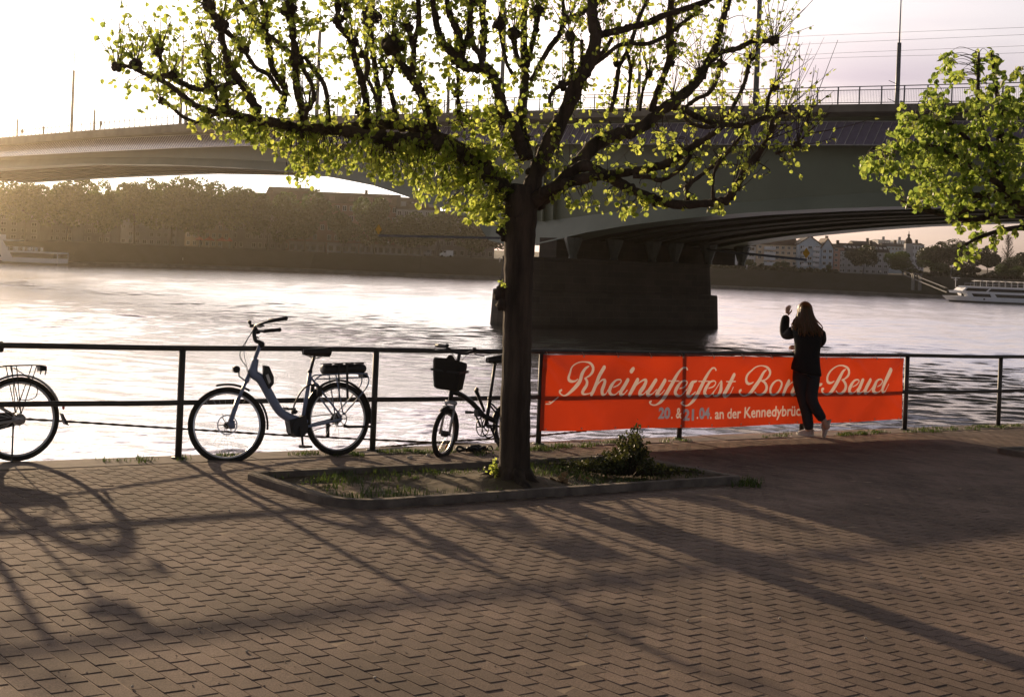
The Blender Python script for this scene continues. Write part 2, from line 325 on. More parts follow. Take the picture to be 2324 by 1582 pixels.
# ================================================================== THE BRIDGE
ND, BD = UD, VD                                   # across the bridge (away from us) / along it (towards the far bank)
C0 = 82.7
def bp(x, y, t): return on_plane(x, y, ND, C0 + t)
def prof(pts, t):                                 # picture polyline -> height as a function of distance along the bridge
    p = [bp(x, y, t) for x, y in pts]; s = np.array([q.dot(BD) for q in p]); z = np.array([q[2] for q in p]); o = np.argsort(s)
    return s[o], z[o]
PF = {
 'deck': prof([(-500, 366), (-250, 336), (0, 313), (195, 297), (386, 283), (585, 270), (800, 262), (1044, 255), (1343, 248), (1628, 241), (1851, 238), (2030, 236), (2324, 232), (2800, 225)], 0.0),
 'fasb': prof([(-500, 383), (-250, 353), (0, 330), (195, 313.5), (386, 301), (585, 291), (800, 283), (1044, 275), (1343, 267), (1628, 259), (1851, 255.5), (2030, 253), (2324, 250), (2800, 245)], 0.0),
 'pant': prof([(-500, 388), (-250, 357), (0, 333), (195, 317.5), (402, 308.5), (585, 302.5), (800, 294), (1044, 288), (1343, 283.5), (1523, 281), (1796, 278), (2030, 277), (2324, 276), (2800, 274)], 1.3),
 'panb': prof([(-500, 405), (-250, 378), (0, 356), (195, 345.5), (402, 336), (585, 330), (800, 326), (1100, 325), (1444, 327), (1812, 328.5), (2030, 329), (2324, 331), (2800, 334)], 0.2),
 'flat': prof([(-500, 420), (-250, 390), (0, 366), (185, 358), (370, 358), (535, 362), (700, 372), (850, 386), (930, 410), (1050, 440), (1140, 470), (1220, 505), (1430, 477), (1548, 469), (1685, 460), (1855, 446), (1997, 437), (2324, 428), (2800, 420)], 2.3),
 'bot': prof([(-500, 445), (-250, 405), (0, 384), (185, 372.5), (370, 374), (535, 381), (700, 394), (780, 408), (850, 422), (922, 446), (1050, 488), (1133, 521), (1220, 556), (1320, 530), (1430, 511), (1548, 497), (1685, 484), (1855, 475), (1997, 470), (2324, 462), (2800, 455)], 1.5)}
A3 = on_water(1238, 745); sA, tA = A3.dot(BD), A3.dot(ND) - C0     # near corner of the pier
SL = bp(1220, 556, 1.5).dot(BD); ZL = bp(1220, 556, 1.5)[2]; print('pier', sA, tA, SL, ZL)
def pz(k, s):
    z = np.interp(s, *PF[k])
    if k == 'bot' and SL < s < SL + 9: z = min(z, ZL + 0.02 * (s - SL) * (s - SL > 6) * 2)     # the girders rest level on the pier
    return z
S0, S1 = 45.0, 330.0
st = np.arange(S0, S1, 2.5)
def bpt(s, t, z): p = s * BD + (C0 + t) * ND; p[2] = z; return p
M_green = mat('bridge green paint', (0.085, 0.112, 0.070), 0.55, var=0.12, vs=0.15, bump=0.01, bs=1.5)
M_green2 = mat('lit flange green', (0.16, 0.19, 0.145), 0.5, var=0.1, vs=0.15)  # lighter green copy: sky light on the flange slope put into the colour
M_deckc = mat('bridge deck concrete', (0.13, 0.12, 0.105), 0.85, var=0.2, vs=0.4)
M_asph = mat('asphalt', (0.05, 0.05, 0.05), 0.9)
M_panel = mat('sky tinted solar glass', (0.15, 0.135, 0.19), 0.25, spec=0.6, var=0.1)  # lavender base colour stands in for the sky's reflection
M_alu = mat('aluminium strip', (0.55, 0.55, 0.56), 0.45, metal=0.6)
M_steel = mat('grey painted steel', (0.12, 0.14, 0.17), 0.45, var=0.1)
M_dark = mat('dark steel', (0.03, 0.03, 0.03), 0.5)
M_inner = mat('shadowed underside paint', (0.03, 0.034, 0.026), 0.8)  # green darkened to near black; the underside's shade is put into the colour
BW = 27.0
def sweep(rows, name, m, parent, closed=False):
    """rows: list of (t, key-or-function) lines, joined into one long skin."""
    mb = MB(); n = len(st); k = len(rows)
    V = np.array([[bpt(s, t, f(s)) for s in st] for t, f in rows]).reshape(-1, 3)
    rng_k = range(k) if closed else range(k - 1)
    mb.add(V, [(i * n + j, i * n + j + 1, ((i + 1) % k) * n + j + 1, ((i + 1) % k) * n + j) for i in rng_k for j in range(n - 1)])
    if closed: mb.f += [tuple(i * n for i in range(k)), tuple(i * n + n - 1 for i in range(k))[::-1]]
    return mb.build(name, m, parent)
bridge = thing('river_bridge', 'long haunched road bridge with dark green girders crossing the river', 'bridge')
dk, fb, pt_, pb_, ft, bt = [(lambda k: (lambda s: pz(k, s)))(k) for k in ('deck', 'fasb', 'pant', 'panb', 'flat', 'bot')]
sweep([(0, dk), (0, fb), (2.0, lambda s: fb(s) - 0.15), (BW - 2.0, lambda s: fb(s) - 0.15), (BW, fb), (BW, dk), (BW - 0.35, dk), (BW - 0.35, lambda s: dk(s) - 0.25), (0.35, lambda s: dk(s) - 0.25), (0.35, dk)], 'deck', M_deckc, bridge, True)
sweep([(2.8, lambda s: dk(s) - 0.1), (BW - 2.8, lambda s: dk(s) - 0.1)], 'roadway', M_asph, bridge)
for t0, sg in ((2.2, 1), (BW - 2.2, -1)):
    sweep([(t0, lambda s: fb(s) - 0.1), (t0, ft), (t0 + 1.2 * sg, ft), (t0 + 1.2 * sg, lambda s: fb(s) - 0.1)], 'girder', M_green, bridge, True)
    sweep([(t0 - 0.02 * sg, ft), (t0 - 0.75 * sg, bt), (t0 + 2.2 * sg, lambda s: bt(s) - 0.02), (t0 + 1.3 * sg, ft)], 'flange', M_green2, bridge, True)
for t0 in (7.5, 12.0, 15.0, 19.5):
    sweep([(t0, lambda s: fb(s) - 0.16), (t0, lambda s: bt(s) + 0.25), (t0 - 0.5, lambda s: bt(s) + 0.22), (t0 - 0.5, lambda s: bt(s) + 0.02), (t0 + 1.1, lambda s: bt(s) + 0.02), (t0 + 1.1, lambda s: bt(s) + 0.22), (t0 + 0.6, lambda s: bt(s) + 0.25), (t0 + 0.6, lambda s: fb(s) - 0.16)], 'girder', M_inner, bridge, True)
sweep([(4.0, lambda s: bt(s) + 0.35), (BW - 4.0, lambda s: bt(s) + 0.35)], 'soffit', M_dark, bridge)  # near-black sheet, shade under the deck put into its colour
# pier diaphragm stiffener in the web over the pier
mb = MB()
for s in (105.4, 107.0, 108.6): mb.prism([bpt(s, 2.18, pz('fasb', s) - 0.3), bpt(s + 0.25, 2.18, pz('fasb', s) - 0.3), bpt(s + 0.25, 2.18, pz('flat', s)), bpt(s, 2.18, pz('flat', s))], -0.35 * ND)
mb.build('stiffener', M_green, bridge)
# row of solar panels leaning out under the walkway
pan_s = np.arange(S0 + 1, S1 - 2, 0.86)
def panel_geo(mb, s, w):
    a, b_ = bpt(s, 1.3, pz('pant', s)), bpt(s + w, 1.3, pz('pant', s + w)); c, d = bpt(s + w, 0.2, pz('panb', s + w)), bpt(s, 0.2, pz('panb', s))
    n = unit(np.cross(b_ - a, d - a)); n = n if n[2] > 0 else -n
    mb.prism([a, b_, c, d], -n * 0.05); return n
rest = MB(); k_ = 0; fr = MB()
for s in pan_s:
    if 60 < s < 60 + 0.86 * 99 and k_ < 99:
        m1 = MB(); panel_geo(m1, s + 0.03, 0.80); m1.build('solar_panel', M_panel, bridge); k_ += 1
    else: panel_geo(rest, s + 0.03, 0.80)
    a, d = bpt(s, 1.3, pz('pant', s)), bpt(s, 0.2, pz('panb', s)); n = unit(np.cross(BD, d - a)); n = n if n[2] > 0 else -n
    fr.prism([a + n * 0.03 - BD * 0.03, a + n * 0.03 + BD * 0.03, d + n * 0.03 + BD * 0.03, d + n * 0.03 - BD * 0.03], -n * 0.12)
for s0 in np.arange(S0, S1 - 6, 5.0):
    for t, key, o in ((1.32, 'pant', 0.03), (0.17, 'panb', -0.02)):
        fr.tube([bpt(s0, t, pz(key, s0) + o), bpt(s0 + 5, t, pz(key, s0 + 5) + o)], 0.05, 4)
r_ = rest.build('solar_panel', M_panel, bridge); r_['kind'] = 'stuff'
fr.build('panel_frame', M_alu, bridge)
# bridge railings, one on each side
def rail_run(t, label):
    o = thing('bridge_railing', label, 'railing', group='railings on the bridge')
    mb = MB()
    for s0 in np.arange(S0, S1 - 6, 5.0):
        for h in (1.30, 1.05, 0.12): mb.tube([bpt(s0, t, pz('deck', s0) + h), bpt(s0 + 5, t, pz('deck', s0 + 5) + h)], 0.035 if h > 1.2 else 0.03, 4)
    mb.build('handrail', M_steel, o)
    post = MB(); post.box((0, 0, 0.62), (0.09, 0.06, 1.36)); p0 = post.build('railing_post', M_steel, o); first = True; cnt = 0
    for s in np.arange(S0 + 1.0, S1 - 4, 2.0):
        if cnt >= 99: break
        c = p0 if first else p0.copy()
        if not first: COL.objects.link(c); c.parent = o
        first = False; cnt += 1; c.location = bpt(s, t, pz('deck', s)); c.rotation_euler = (0, 0, YAW)
    mb = MB()
    for s in np.arange(S0 + 1.0 + 2.0 * cnt, S1 - 4, 2.0): mb.box(bpt(s, t, pz('deck', s) + 0.62), (0.09, 0.06, 1.36))
    for s in np.arange(S0 + 1, 150 if t < 5 else 60, 0.14):
        mb.tube([bpt(s, t, pz('deck', s) + 0.12), bpt(s, t, pz('deck', s) + 1.05)], 0.011, 3, cap=False)
    b_ = mb.build('baluster', M_steel, o); b_['kind'] = 'stuff'
rail_run(0.18, 'grey steel railing along the near edge of the bridge above the solar panels')
rail_run(BW - 0.18, 'far railing of the bridge glimpsed behind the near one')
# lamp and overhead-line masts
def mast(t, x, h, label, thick=True):
    c = C0 + t; d = ray(x, 400); s = (d / d.dot(ND) * c).dot(BD); p = bpt(s, t, pz('deck', s) - 0.1)
    o = thing('bridge_mast', label, 'mast', p, (0, 0, YAW), 'masts standing along the bridge')
    mb = MB(); mb.tube([(0, 0, 0), (0, 0, h)], [0.23, 0.19], 10); mb.build('pole', M_steel, o, True)
    mb = MB(); mb.tube([(0, 0, h - 0.1), (0, 0, h + 4.5)], [0.075, 0.05], 6)
    for a in (-0.2, 0.2): mb.tube([(a, 0, h), (a, 0, h + 4.5)], 0.012, 3)
    mb.build('lamp_mast', M_steel, o)
    mb = MB(); mb.cyl((-0.3, 0, h * 0.55), (-1.3, 0, h * 0.57), 0.03, n=5); mb.cyl((-0.3, 0, h * 0.35), (-1.3, 0, h * 0.37), 0.03, n=5); mb.build('insulator', M_dark, o)
    return s
WHERE = ['dark mast standing free against the sky beside the right tree', 'mast on the bridge seen just right of the crown centre of the bare tree', 'mast on the bridge hidden among the middle branches, left of the thick centre limb',
         'mast on the bridge behind the left limbs of the tree, wide and straight', 'shorter mast right beside the walker couple on the bridge', 'short mast on the bridge between two walkers at the left', 'shortest mast, at the far left edge of the photo']
for x, l in zip((2029, 1442, 1010, 678, 417, 209, 35), WHERE): mast(BW - 1.6, x, 8.5, l)
for x, l in zip((1708, 1131, 713, 404, 158), ('tall near mast rising past the right branches of the bare tree', 'tall near mast rising left of the trunk line through the middle of the crown',
        'slim tall mast visible through the gap in the left half of the crown', 'tall mast emerging from the leaf tips at the left end of the crown', 'tall mast in the washed-out sky near the left edge')): mast(1.7, x, 10.6, l)
# overhead wires of the tramway
for i, (xa, ya, xb, yb, l) in enumerate(((1816, 83, 2324, 63, 'topmost overhead wire crossing the sky at the right'), (1811, 101.5, 2324, 79.5, 'second overhead wire below the topmost one'),
        (1926, 120, 2324, 105, 'third overhead wire counted from the top'), (1916, 131, 2324, 121, 'lowest overhead wire, just above the railing of the bridge'))):
    t = 11.0 + i; a, b_ = bp(xa, ya, t), bp(xb, yb, t)
    dh = [q[2] - pz('deck', q.dot(BD)) for q in (a, b_)]; h = sum(dh) / 2
    mb = MB(); ss = np.arange(S0 + 1, 250, 4.0)
    mb.tube([bpt(s, t, np.interp(s, sorted([a.dot(BD), b_.dot(BD)]), [b_[2], a[2]]) if b_.dot(BD) < s < a.dot(BD) else pz('deck', s) + h + (dh[0] - h if s > a.dot(BD) else dh[1] - h)) for s in ss], 0.011, 4)
    tag(mb.build('overhead_wire', M_dark), l, 'wire', 'overhead wires above the bridge')
# flag signs beside masts
M_white = mat('white paint', (0.75, 0.75, 0.74), 0.5, var=0.05)
for x, t, l in ((2040, BW - 2.4, 'tall narrow pale sign panel beside the dark mast at the right'), (218, BW - 2.4, 'tall narrow sign panel beside a walker at the left of the bridge')):
    d = ray(x, 400); s = (d / d.dot(ND) * (C0 + t)).dot(BD); p = bpt(s, t, pz('deck', s))
    o = thing('sign_panel', l, 'sign', p, (0, 0, YAW), 'sign panels on the bridge')
    mb = MB(); mb.box((0, 0, 1.9), (0.5, 0.06, 2.0)); mb.build('board', M_white, o); mb = MB(); mb.box((0, 0.0, 0.45), (0.08, 0.08, 0.9)); mb.build('post', M_steel, o)
# cars on the bridge
def car(x, y_roof, t, label, body):
    d = ray(x, y_roof); p0 = d * ((C0 + t) / d.dot(ND)); s = p0.dot(BD); p = bpt(s, t, pz('deck', s) - 0.1)
    o = thing('parked_car', label, 'car', p, (0, 0, math.atan2(BD[1], BD[0])), 'cars on the bridge')
    mb = MB(); sec = [(-2.1, 0.35), (-2.15, 0.75), (-1.95, 0.95), (1.0, 0.92), (2.0, 0.75), (2.12, 0.4)]
    mb.prism([(a, -0.85, b) for a, b in sec], (0, 1.7, 0)); mb.prism([(-1.9, -0.72, 0.93), (-1.5, -0.72, 1.45), (0.1, -0.72, 1.47), (0.95, -0.72, 0.93)], (0, 1.44, 0)); mb.build('body', body, o)
    for sy in (-1, 1):
        m1 = MB(); m1.prism([(-1.65, sy * 0.735, 0.97), (-1.4, sy * 0.735, 1.36), (0.05, sy * 0.735, 1.38), (0.7, sy * 0.735, 0.97)], (0, sy * 0.01, 0)); m1.build('side_window', M_panel, o)
    for a in (-1.35, 1.3):
        for sy in (-1, 1): m1 = MB(); m1.cyl((a, sy * 0.68, 0.32), (a, sy * 0.88, 0.32), 0.32, n=14); m1.build('wheel', M_dark, o)
    m1 = MB(); m1.box((2.1, -0.6, 0.66), (0.06, 0.3, 0.14)); m1.build('headlight', M_white, o); m1 = MB(); m1.box((2.1, 0.6, 0.66), (0.06, 0.3, 0.14)); m1.build('headlight', M_white, o)
M_carb = mat('dark car paint', (0.03, 0.035, 0.045), 0.25, coat=0.8)
car(2062, 214, 16, 'dark car on the bridge beside the pale sign panel at the right', M_carb)
car(2315, 212, 16, 'dark car roof on the bridge at the right edge behind the leaves', M_carb)
# ------------------------------------------------------------------ the river pier
M_pier = mat('pier masonry', (0.06, 0.05, 0.043), 0.9, var=0.3, vs=0.5, bump=0.03, bs=3.0, col2=(0.035, 0.03, 0.026))
t_ = M_pier.node_tree; bs_ = t_.nodes['Principled BSDF']; old = bs_.inputs['Base Color'].links[0].from_socket
tcn = nd(t_, 'ShaderNodeTexCoord'); mpn = nd(t_, 'ShaderNodeMapping'); mpn.inputs['Rotation'].default_value = (0, 0, -YAW); t_.links.new(tcn.outputs['Object'], mpn.inputs[0])
sp = nd(t_, 'ShaderNodeSeparateXYZ'); t_.links.new(mpn.outputs[0], sp.inputs[0]); cb_ = nd(t_, 'ShaderNodeCombineXYZ'); t_.links.new(sp.outputs[0], cb_.inputs[0]); t_.links.new(sp.outputs[2], cb_.inputs[1])
bt_ = nd(t_, 'ShaderNodeTexBrick', Scale=1.0); bt_.inputs['Brick Width'].default_value = 1.7; bt_.inputs['Row Height'].default_value = 0.62; bt_.inputs['Mortar Size'].default_value = 0.025
for k_, v_ in (('Color1', (0.75, 0.75, 0.75, 1)), ('Color2', (1.1, 1.05, 1.0, 1)), ('Mortar', (1.4, 1.35, 1.3, 1))): bt_.inputs[k_].default_value = v_
t_.links.new(cb_.outputs[0], bt_.inputs['Vector']); ml = nd(t_, 'ShaderNodeMix', data_type='RGBA', blend_type='MULTIPLY'); ml.inputs[0].default_value = 1.0
t_.links.new(old, ml.inputs['A']); t_.links.new(bt_.outputs['Color'], ml.inputs['B'])
wet = nd(t_, 'ShaderNodeMapRange'); wet.inputs['From Min'].default_value = WZ + 0.1; wet.inputs['From Max'].default_value = WZ + 0.7; wet.inputs['To Min'].default_value = 0.35; t_.links.new(sp.outputs[2], wet.inputs[0])
m2_ = nd(t_, 'ShaderNodeVectorMath', operation='SCALE'); t_.links.new(ml.outputs['Result'], m2_.inputs[0]); t_.links.new(wet.outputs[0], m2_.inputs['Scale']); t_.links.new(m2_.outputs[0], bs_.inputs['Base Color'])
M_bear = mat('bearing steel', (0.06, 0.07, 0.06), 0.5)
pier = thing('bridge_pier', 'massive dark masonry pier carrying the bridge in the river', 'pier')
LEN, WID = 21.0, 7.0
def plan(g, s0=None):                 # rounded cutwater plan, grown by g metres
    pts = []
    for i in range(13):
        a = math.pi * i / 12; pts.append((tA + LEN + (WID / 2 + g) * 0.55 * math.sin(a), sA + WID / 2 - (WID / 2 + g) * math.cos(a)))
    for i in range(13):
        a = math.pi * i / 12; pts.append((tA - (WID / 2 + g) * 0.55 * math.sin(a), sA + WID / 2 + (WID / 2 + g) * math.cos(a)))
    return pts
def lathe(levels, name, m):
    mb = MB(); n = 26
    V = np.array([[bpt(s, t, z) for t, s in plan(g)] for g, z in levels]).reshape(-1, 3)
    mb.add(V, [(i * n + j, i * n + (j + 1) % n, (i + 1) * n + (j + 1) % n, (i + 1) * n + j) for i in range(len(levels) - 1) for j in range(n)] + [tuple((len(levels) - 1) * n + j for j in range(n))])
    return mb.build(name, m, pier)
lathe([(0.7, WZ - 2), (0.35, -0.95), (0.30, -0.80), (0.0, -0.78)], 'plinth', M_pier)
lathe([(-0.45, -0.79), (-0.75, 2.0), (-0.70, 2.05), (-0.70, 2.3), (-0.85, 2.32)], 'shaft', M_pier)
for t in (2.2, 7.3, 12.3, 15.3, 20.0, 24.8):
    for s in (sA + 1.6,):
        mb = MB(); zt = pz('bot', s) ; c = bpt(s, t, 0)
        mb.tube([c + (0, 0, 2.3), c + (0, 0, 2.65), c + (0, 0, 2.7), c + (0, 0, zt - 0.25), c + (0, 0, zt - 0.02)], [0.42, 0.38, 0.42, 0.85, 0.9], 8); mb.build('bearing', M_bear, pier)
mb = MB(); mb.add([bpt(s, t, z) for z in (2.31, 4.2) for t, s in ((1.5, sA + 3.2), (BW - 1.5, sA + 3.2), (BW - 1.5, sA + WID - 1.2), (1.5, sA + WID - 1.2))], [(0, 1, 2, 3), (4, 5, 6, 7), (0, 1, 5, 4), (1, 2, 6, 5), (2, 3, 7, 6), (3, 0, 4, 7)]); mb.build('bearing_wall', M_pier, pier)
# yellow diamond navigation boards on long booms beside the pier
M_yel = mat('yellow board', (0.75, 0.42, 0.03), 0.5)
def nav(xb, yb, xs, ys, Y0, Y1, label, w, h):
    a, b_ = at(xs, ys, Y1), at(xb, yb, Y0)
    o = thing('navigation_sign', label, 'sign', group='yellow navigation signs by the bridge')
    mb = MB(); mb.tube([a, b_], 0.12, 6); mb.build('boom', M_steel, o)
    c = b_ + (0, 0, h / 2 + 0.1); m1 = MB(); m1.prism([c + (-w / 2, 0, 0), c + (0, 0, h / 2), c + (w / 2, 0, 0), c + (0, 0, -h / 2)], (0.05, 0.12, 0)); m1.build('board', M_yel, o)
nav(858, 535, 1150, 541, 134, 136, 'yellow diamond board at the end of a long boom left of the trunk', 0.55, 0.95)
nav(1829, 590, 1560, 562, 118, 150, 'yellow diamond board on a dark boom in front of the pale houses', 0.6, 0.9)
# ================================================================== RAILING AND BANNER
M_rail = mat('weathered rail paint', (0.055, 0.05, 0.045), 0.5, var=0.25, vs=6, bump=0.0006, bs=150)
rail_u = [on_rail(x, 900).dot(UD) for x in (410, 850, 1226, 1545, 1822, 2056, 2268)]
gap = (rail_u[-1] - rail_u[0]) / 6
rail_u = [rail_u[0] - 2 * gap, rail_u[0] - gap] + rail_u + [rail_u[-1] + gap, rail_u[-1] + 2 * gap]
fence = thing('quay_railing', 'dark steel railing with two pipes along the edge of the quay', 'railing', uv(rail_u[0], VR))
def loc_(p): return np.asarray(p, float) - uv(rail_u[0], VR)
for name, h, r in (('top_rail', 0.985, 0.025), ('middle_rail', 0.50, 0.024)):
    mb = MB(); mb.tube([loc_(uv(u, VR, h + (0.004 * math.sin(u * 2.1)))) for u in np.arange(rail_u[0] - 0.2, rail_u[-1] + 0.3, 0.35)], r, 10); mb.build(name, M_rail, fence, True)
for i, u in enumerate(rail_u):
    mb = MB(); a, b_ = loc_(uv(u, VR, -0.02)), loc_(uv(u, VR, 0.985))
    mb.tube([a, b_], 0.030, 10); mb.tube([a + (0, 0, 0.02), a + (0, 0, 0.035)], 0.062, 12); mb.build('post', M_rail, fence, True)
# --- banner: a sagging sheet; the print is worked out on a fine grid of the cloth itself
VBAN = VR - 0.035
def ban(x, y): p = on_plane(x, y, VD, VBAN); u = p.dot(UD); return u, p[2] - gz(u)
BL, BR_ = ban(1229, 795)[0], ban(2050, 812)[0]
ZT, ZB = 0.965, 0.145
PXM = 0.0025
NXp, NZp = int((BR_ - BL) / PXM), int((ZT - ZB) / PXM)
ink = np.zeros((NZp, NXp), np.float32); blue = np.zeros((NZp, NXp), np.float32)
def stamp(im, pts):
    """pts: (u,z,width) along a stroke"""
    for u, z, w in pts:
        r = max(w / 2, 0.0035); i0, i1 = int((u - r - BL) / PXM) - 1, int((u + r - BL) / PXM) + 2; j0, j1 = int((z - r - ZB) / PXM) - 1, int((z + r - ZB) / PXM) + 2
        i0, j0 = max(i0, 0), max(j0, 0); i1, j1 = min(i1, NXp), min(j1, NZp)
        if i1 <= i0 or j1 <= j0: continue
        I, J = np.meshgrid(np.arange(i0, i1), np.arange(j0, j1))
        im[j0:j1, i0:i1] = np.maximum(im[j0:j1, i0:i1], ((BL + (I + .5) * PXM - u) ** 2 + (ZB + (J + .5) * PXM - z) ** 2 < r * r))
BOX = {1: (1890, 1230, 3.2925), 2: (2210, 1250, 3.2925), 3: (2560, 1250, 4.39), 4: (2840, 1250, 4.39)}
def stroke(box, pts):
    ox, oy, k = BOX[box]; K = 0.65007; q = []
    for x, y, w in pts:
        X, Y = (ox + x / k) * K, (oy + y / k) * K; u, z = ban(X, Y); u2, _ = ban(X + w / k * K * 0.5, Y); q.append((u, z, max(2 * abs(u2 - u) * 0.80, 0.012)))
    n = max(30, int(sum(math.dist(a[:2], b_[:2]) for a, b_ in zip(q, q[1:])) / 0.004 / max(len(q) - 1, 1)) + 1)
    stamp(ink, spline(q, n))
SCRIPT = {
1: [[(545,155,8),(500,185,30),(455,250,45),(430,310,48),(390,370,48),(340,420,40),(290,465,30),(240,488,14),(200,470,16),(185,440,22),(205,425,26)],
 [(400,300,10),(360,325,20),(310,320,34),(290,285,34),(310,220,26),(350,155,16),(420,115,12),(490,108,12),(555,120,25),(590,165,36),(585,215,34),(550,260,22),(490,293,8)],
 [(485,295,10),(510,320,36),(505,365,38),(470,420,42),(455,455,36),(480,473,20),(530,465,10),(560,450,8)],
 [(720,168,46),(665,260,46),(625,350,44),(585,430,44),(562,475,40)], [(600,420,6),(650,350,14),(700,308,20),(728,320,36),(715,370,44),(690,430,46),(695,472,36),(730,470,12),(765,420,6)],
 [(825,395,8),(880,370,14),(915,330,14),(900,308,14),(850,320,22),(800,380,42),(780,440,44),(800,475,30),(845,478,12),(890,440,6)],
 [(990,315,44),(950,385,46),(910,450,44),(915,480,36),(950,470,10),(985,430,6)], [(1030,212,50),(1044,188,46)],
 [(1100,312,46),(1055,400,46),(1012,482,42)], [(1030,450,6),(1100,360,12),(1170,310,22),(1195,325,36),(1170,390,46),(1130,450,46),(1130,482,36),(1165,475,12),(1210,430,6)],
 [(1300,315,44),(1255,395,46),(1215,460,44),(1225,485,34),(1265,470,12),(1317,420,6)],
 [(35,590,12),(85,585,12),(130,545,8),(175,505,6)], [(70,565,6),(105,565,8),(140,540,6)]],
2: [[(350,252,44),(310,330,46),(265,405,44),(270,425,30),(310,405,10),(350,360,6)],
 [(615,125,20),(600,103,14),(560,110,18),(510,160,30),(460,240,44),(410,330,46),(360,420,46),(310,490,34),(250,530,16),(205,525,16),(185,500,20),(200,490,22)], [(390,257,9),(515,257,9)],
 [(520,340,8),(575,320,14),(610,275,14),(590,252,14),(540,265,22),(490,330,42),(470,385,42),(495,420,28),(540,415,10),(600,350,6)],
 [(600,360,6),(655,268,10),(692,262,26),(720,252,12)], [(668,285,42),(638,350,46),(612,408,44),(640,425,22),(700,375,6)],
 [(950,130,20),(935,108,14),(900,115,20),(855,165,34),(805,245,44),(760,330,46),(710,420,46),(660,490,32),(600,532,14),(560,525,14),(540,505,20),(555,492,22)], [(740,257,9),(870,257,9)],
 [(860,335,8),(915,315,14),(945,275,12),(925,252,14),(875,270,24),(830,330,42),(810,385,42),(835,420,28),(875,415,10),(930,360,6)],
 [(905,400,10),(960,320,8),(1010,250,12),(1008,300,36),(1000,360,44),(965,410,26),(925,420,14),(910,400,14)],
 [(1158,185,40),(1115,270,46),(1065,360,46),(1040,405,42),(1060,425,26),(1110,395,8),(1150,320,6)], [(1070,258,9),(1175,258,9)]],
3: [[(495,172,10),(455,205,34),(400,290,52),(340,390,56),(275,490,52),(210,545,24),(150,560,14),(100,530,22),(90,490,30),(110,478,36)],
 [(295,355,14),(250,380,26),(205,365,42),(190,310,40),(215,230,30),(280,160,20),(360,118,16),(440,110,16),(510,140,32),(548,200,40),(535,260,34),(480,315,20),(405,333,10)],
 [(410,335,12),(460,360,36),(490,420,46),(475,490,44),(420,540,30),(360,540,18),(322,505,8)],
 [(690,330,18),(725,370,32),(715,430,34),(670,510,30),(600,550,20),(555,525,34),(550,460,40),(585,390,36),(640,340,22),(690,330,18)],
 [(835,345,52),(795,430,56),(750,540,48)], [(770,500,6),(850,390,14),(920,345,20),(945,370,40),(915,450,56),(880,520,50),(900,550,34),(960,500,6)],
 [(1040,345,52),(1000,430,56),(955,540,48)], [(975,500,6),(1055,390,14),(1125,345,20),(1150,370,40),(1120,450,56),(1085,520,50),(1105,550,34),(1165,500,6)]],
4: [[(25,415,20),(50,402,40),(105,395,36),(125,380,8)],
 [(485,165,10),(445,200,34),(390,300,54),(335,400,56),(270,495,50),(210,540,22),(160,535,16),(125,505,26),(120,470,34),(140,462,36)],
 [(310,345,14),(260,370,26),(215,355,40),(205,300,38),(230,230,30),(290,160,20),(370,115,16),(440,112,18),(510,145,32),(535,200,38),(520,260,34),(470,310,20),(425,325,10)],
 [(425,325,12),(460,350,34),(488,410,44),(470,480,44),(420,525,30),(370,525,18),(338,490,8)],
 [(590,430,10),(650,395,16),(685,345,18),(660,320,18),(605,345,30),(555,430,52),(540,490,50),(565,525,34),(610,515,12),(670,450,6)],
 [(738,330,50),(705,420,54),(672,500,52),(690,525,32),(740,500,10),(790,430,6)], [(843,330,50),(805,420,54),(775,500,52),(790,525,32),(835,500,10),(880,440,6)],
 [(945,430,10),(1000,395,16),(1030,345,18),(1005,318,18),(950,345,30),(905,420,52),(890,485,50),(915,520,32),(960,510,12),(1010,460,6)],
 [(1163,170,46),(1110,270,52),(1060,370,52),(1020,470,52),(1035,515,32),(1080,490,12),(1130,395,6)]]}
for b_, L in SCRIPT.items():
    for p in L: stroke(b_, p)
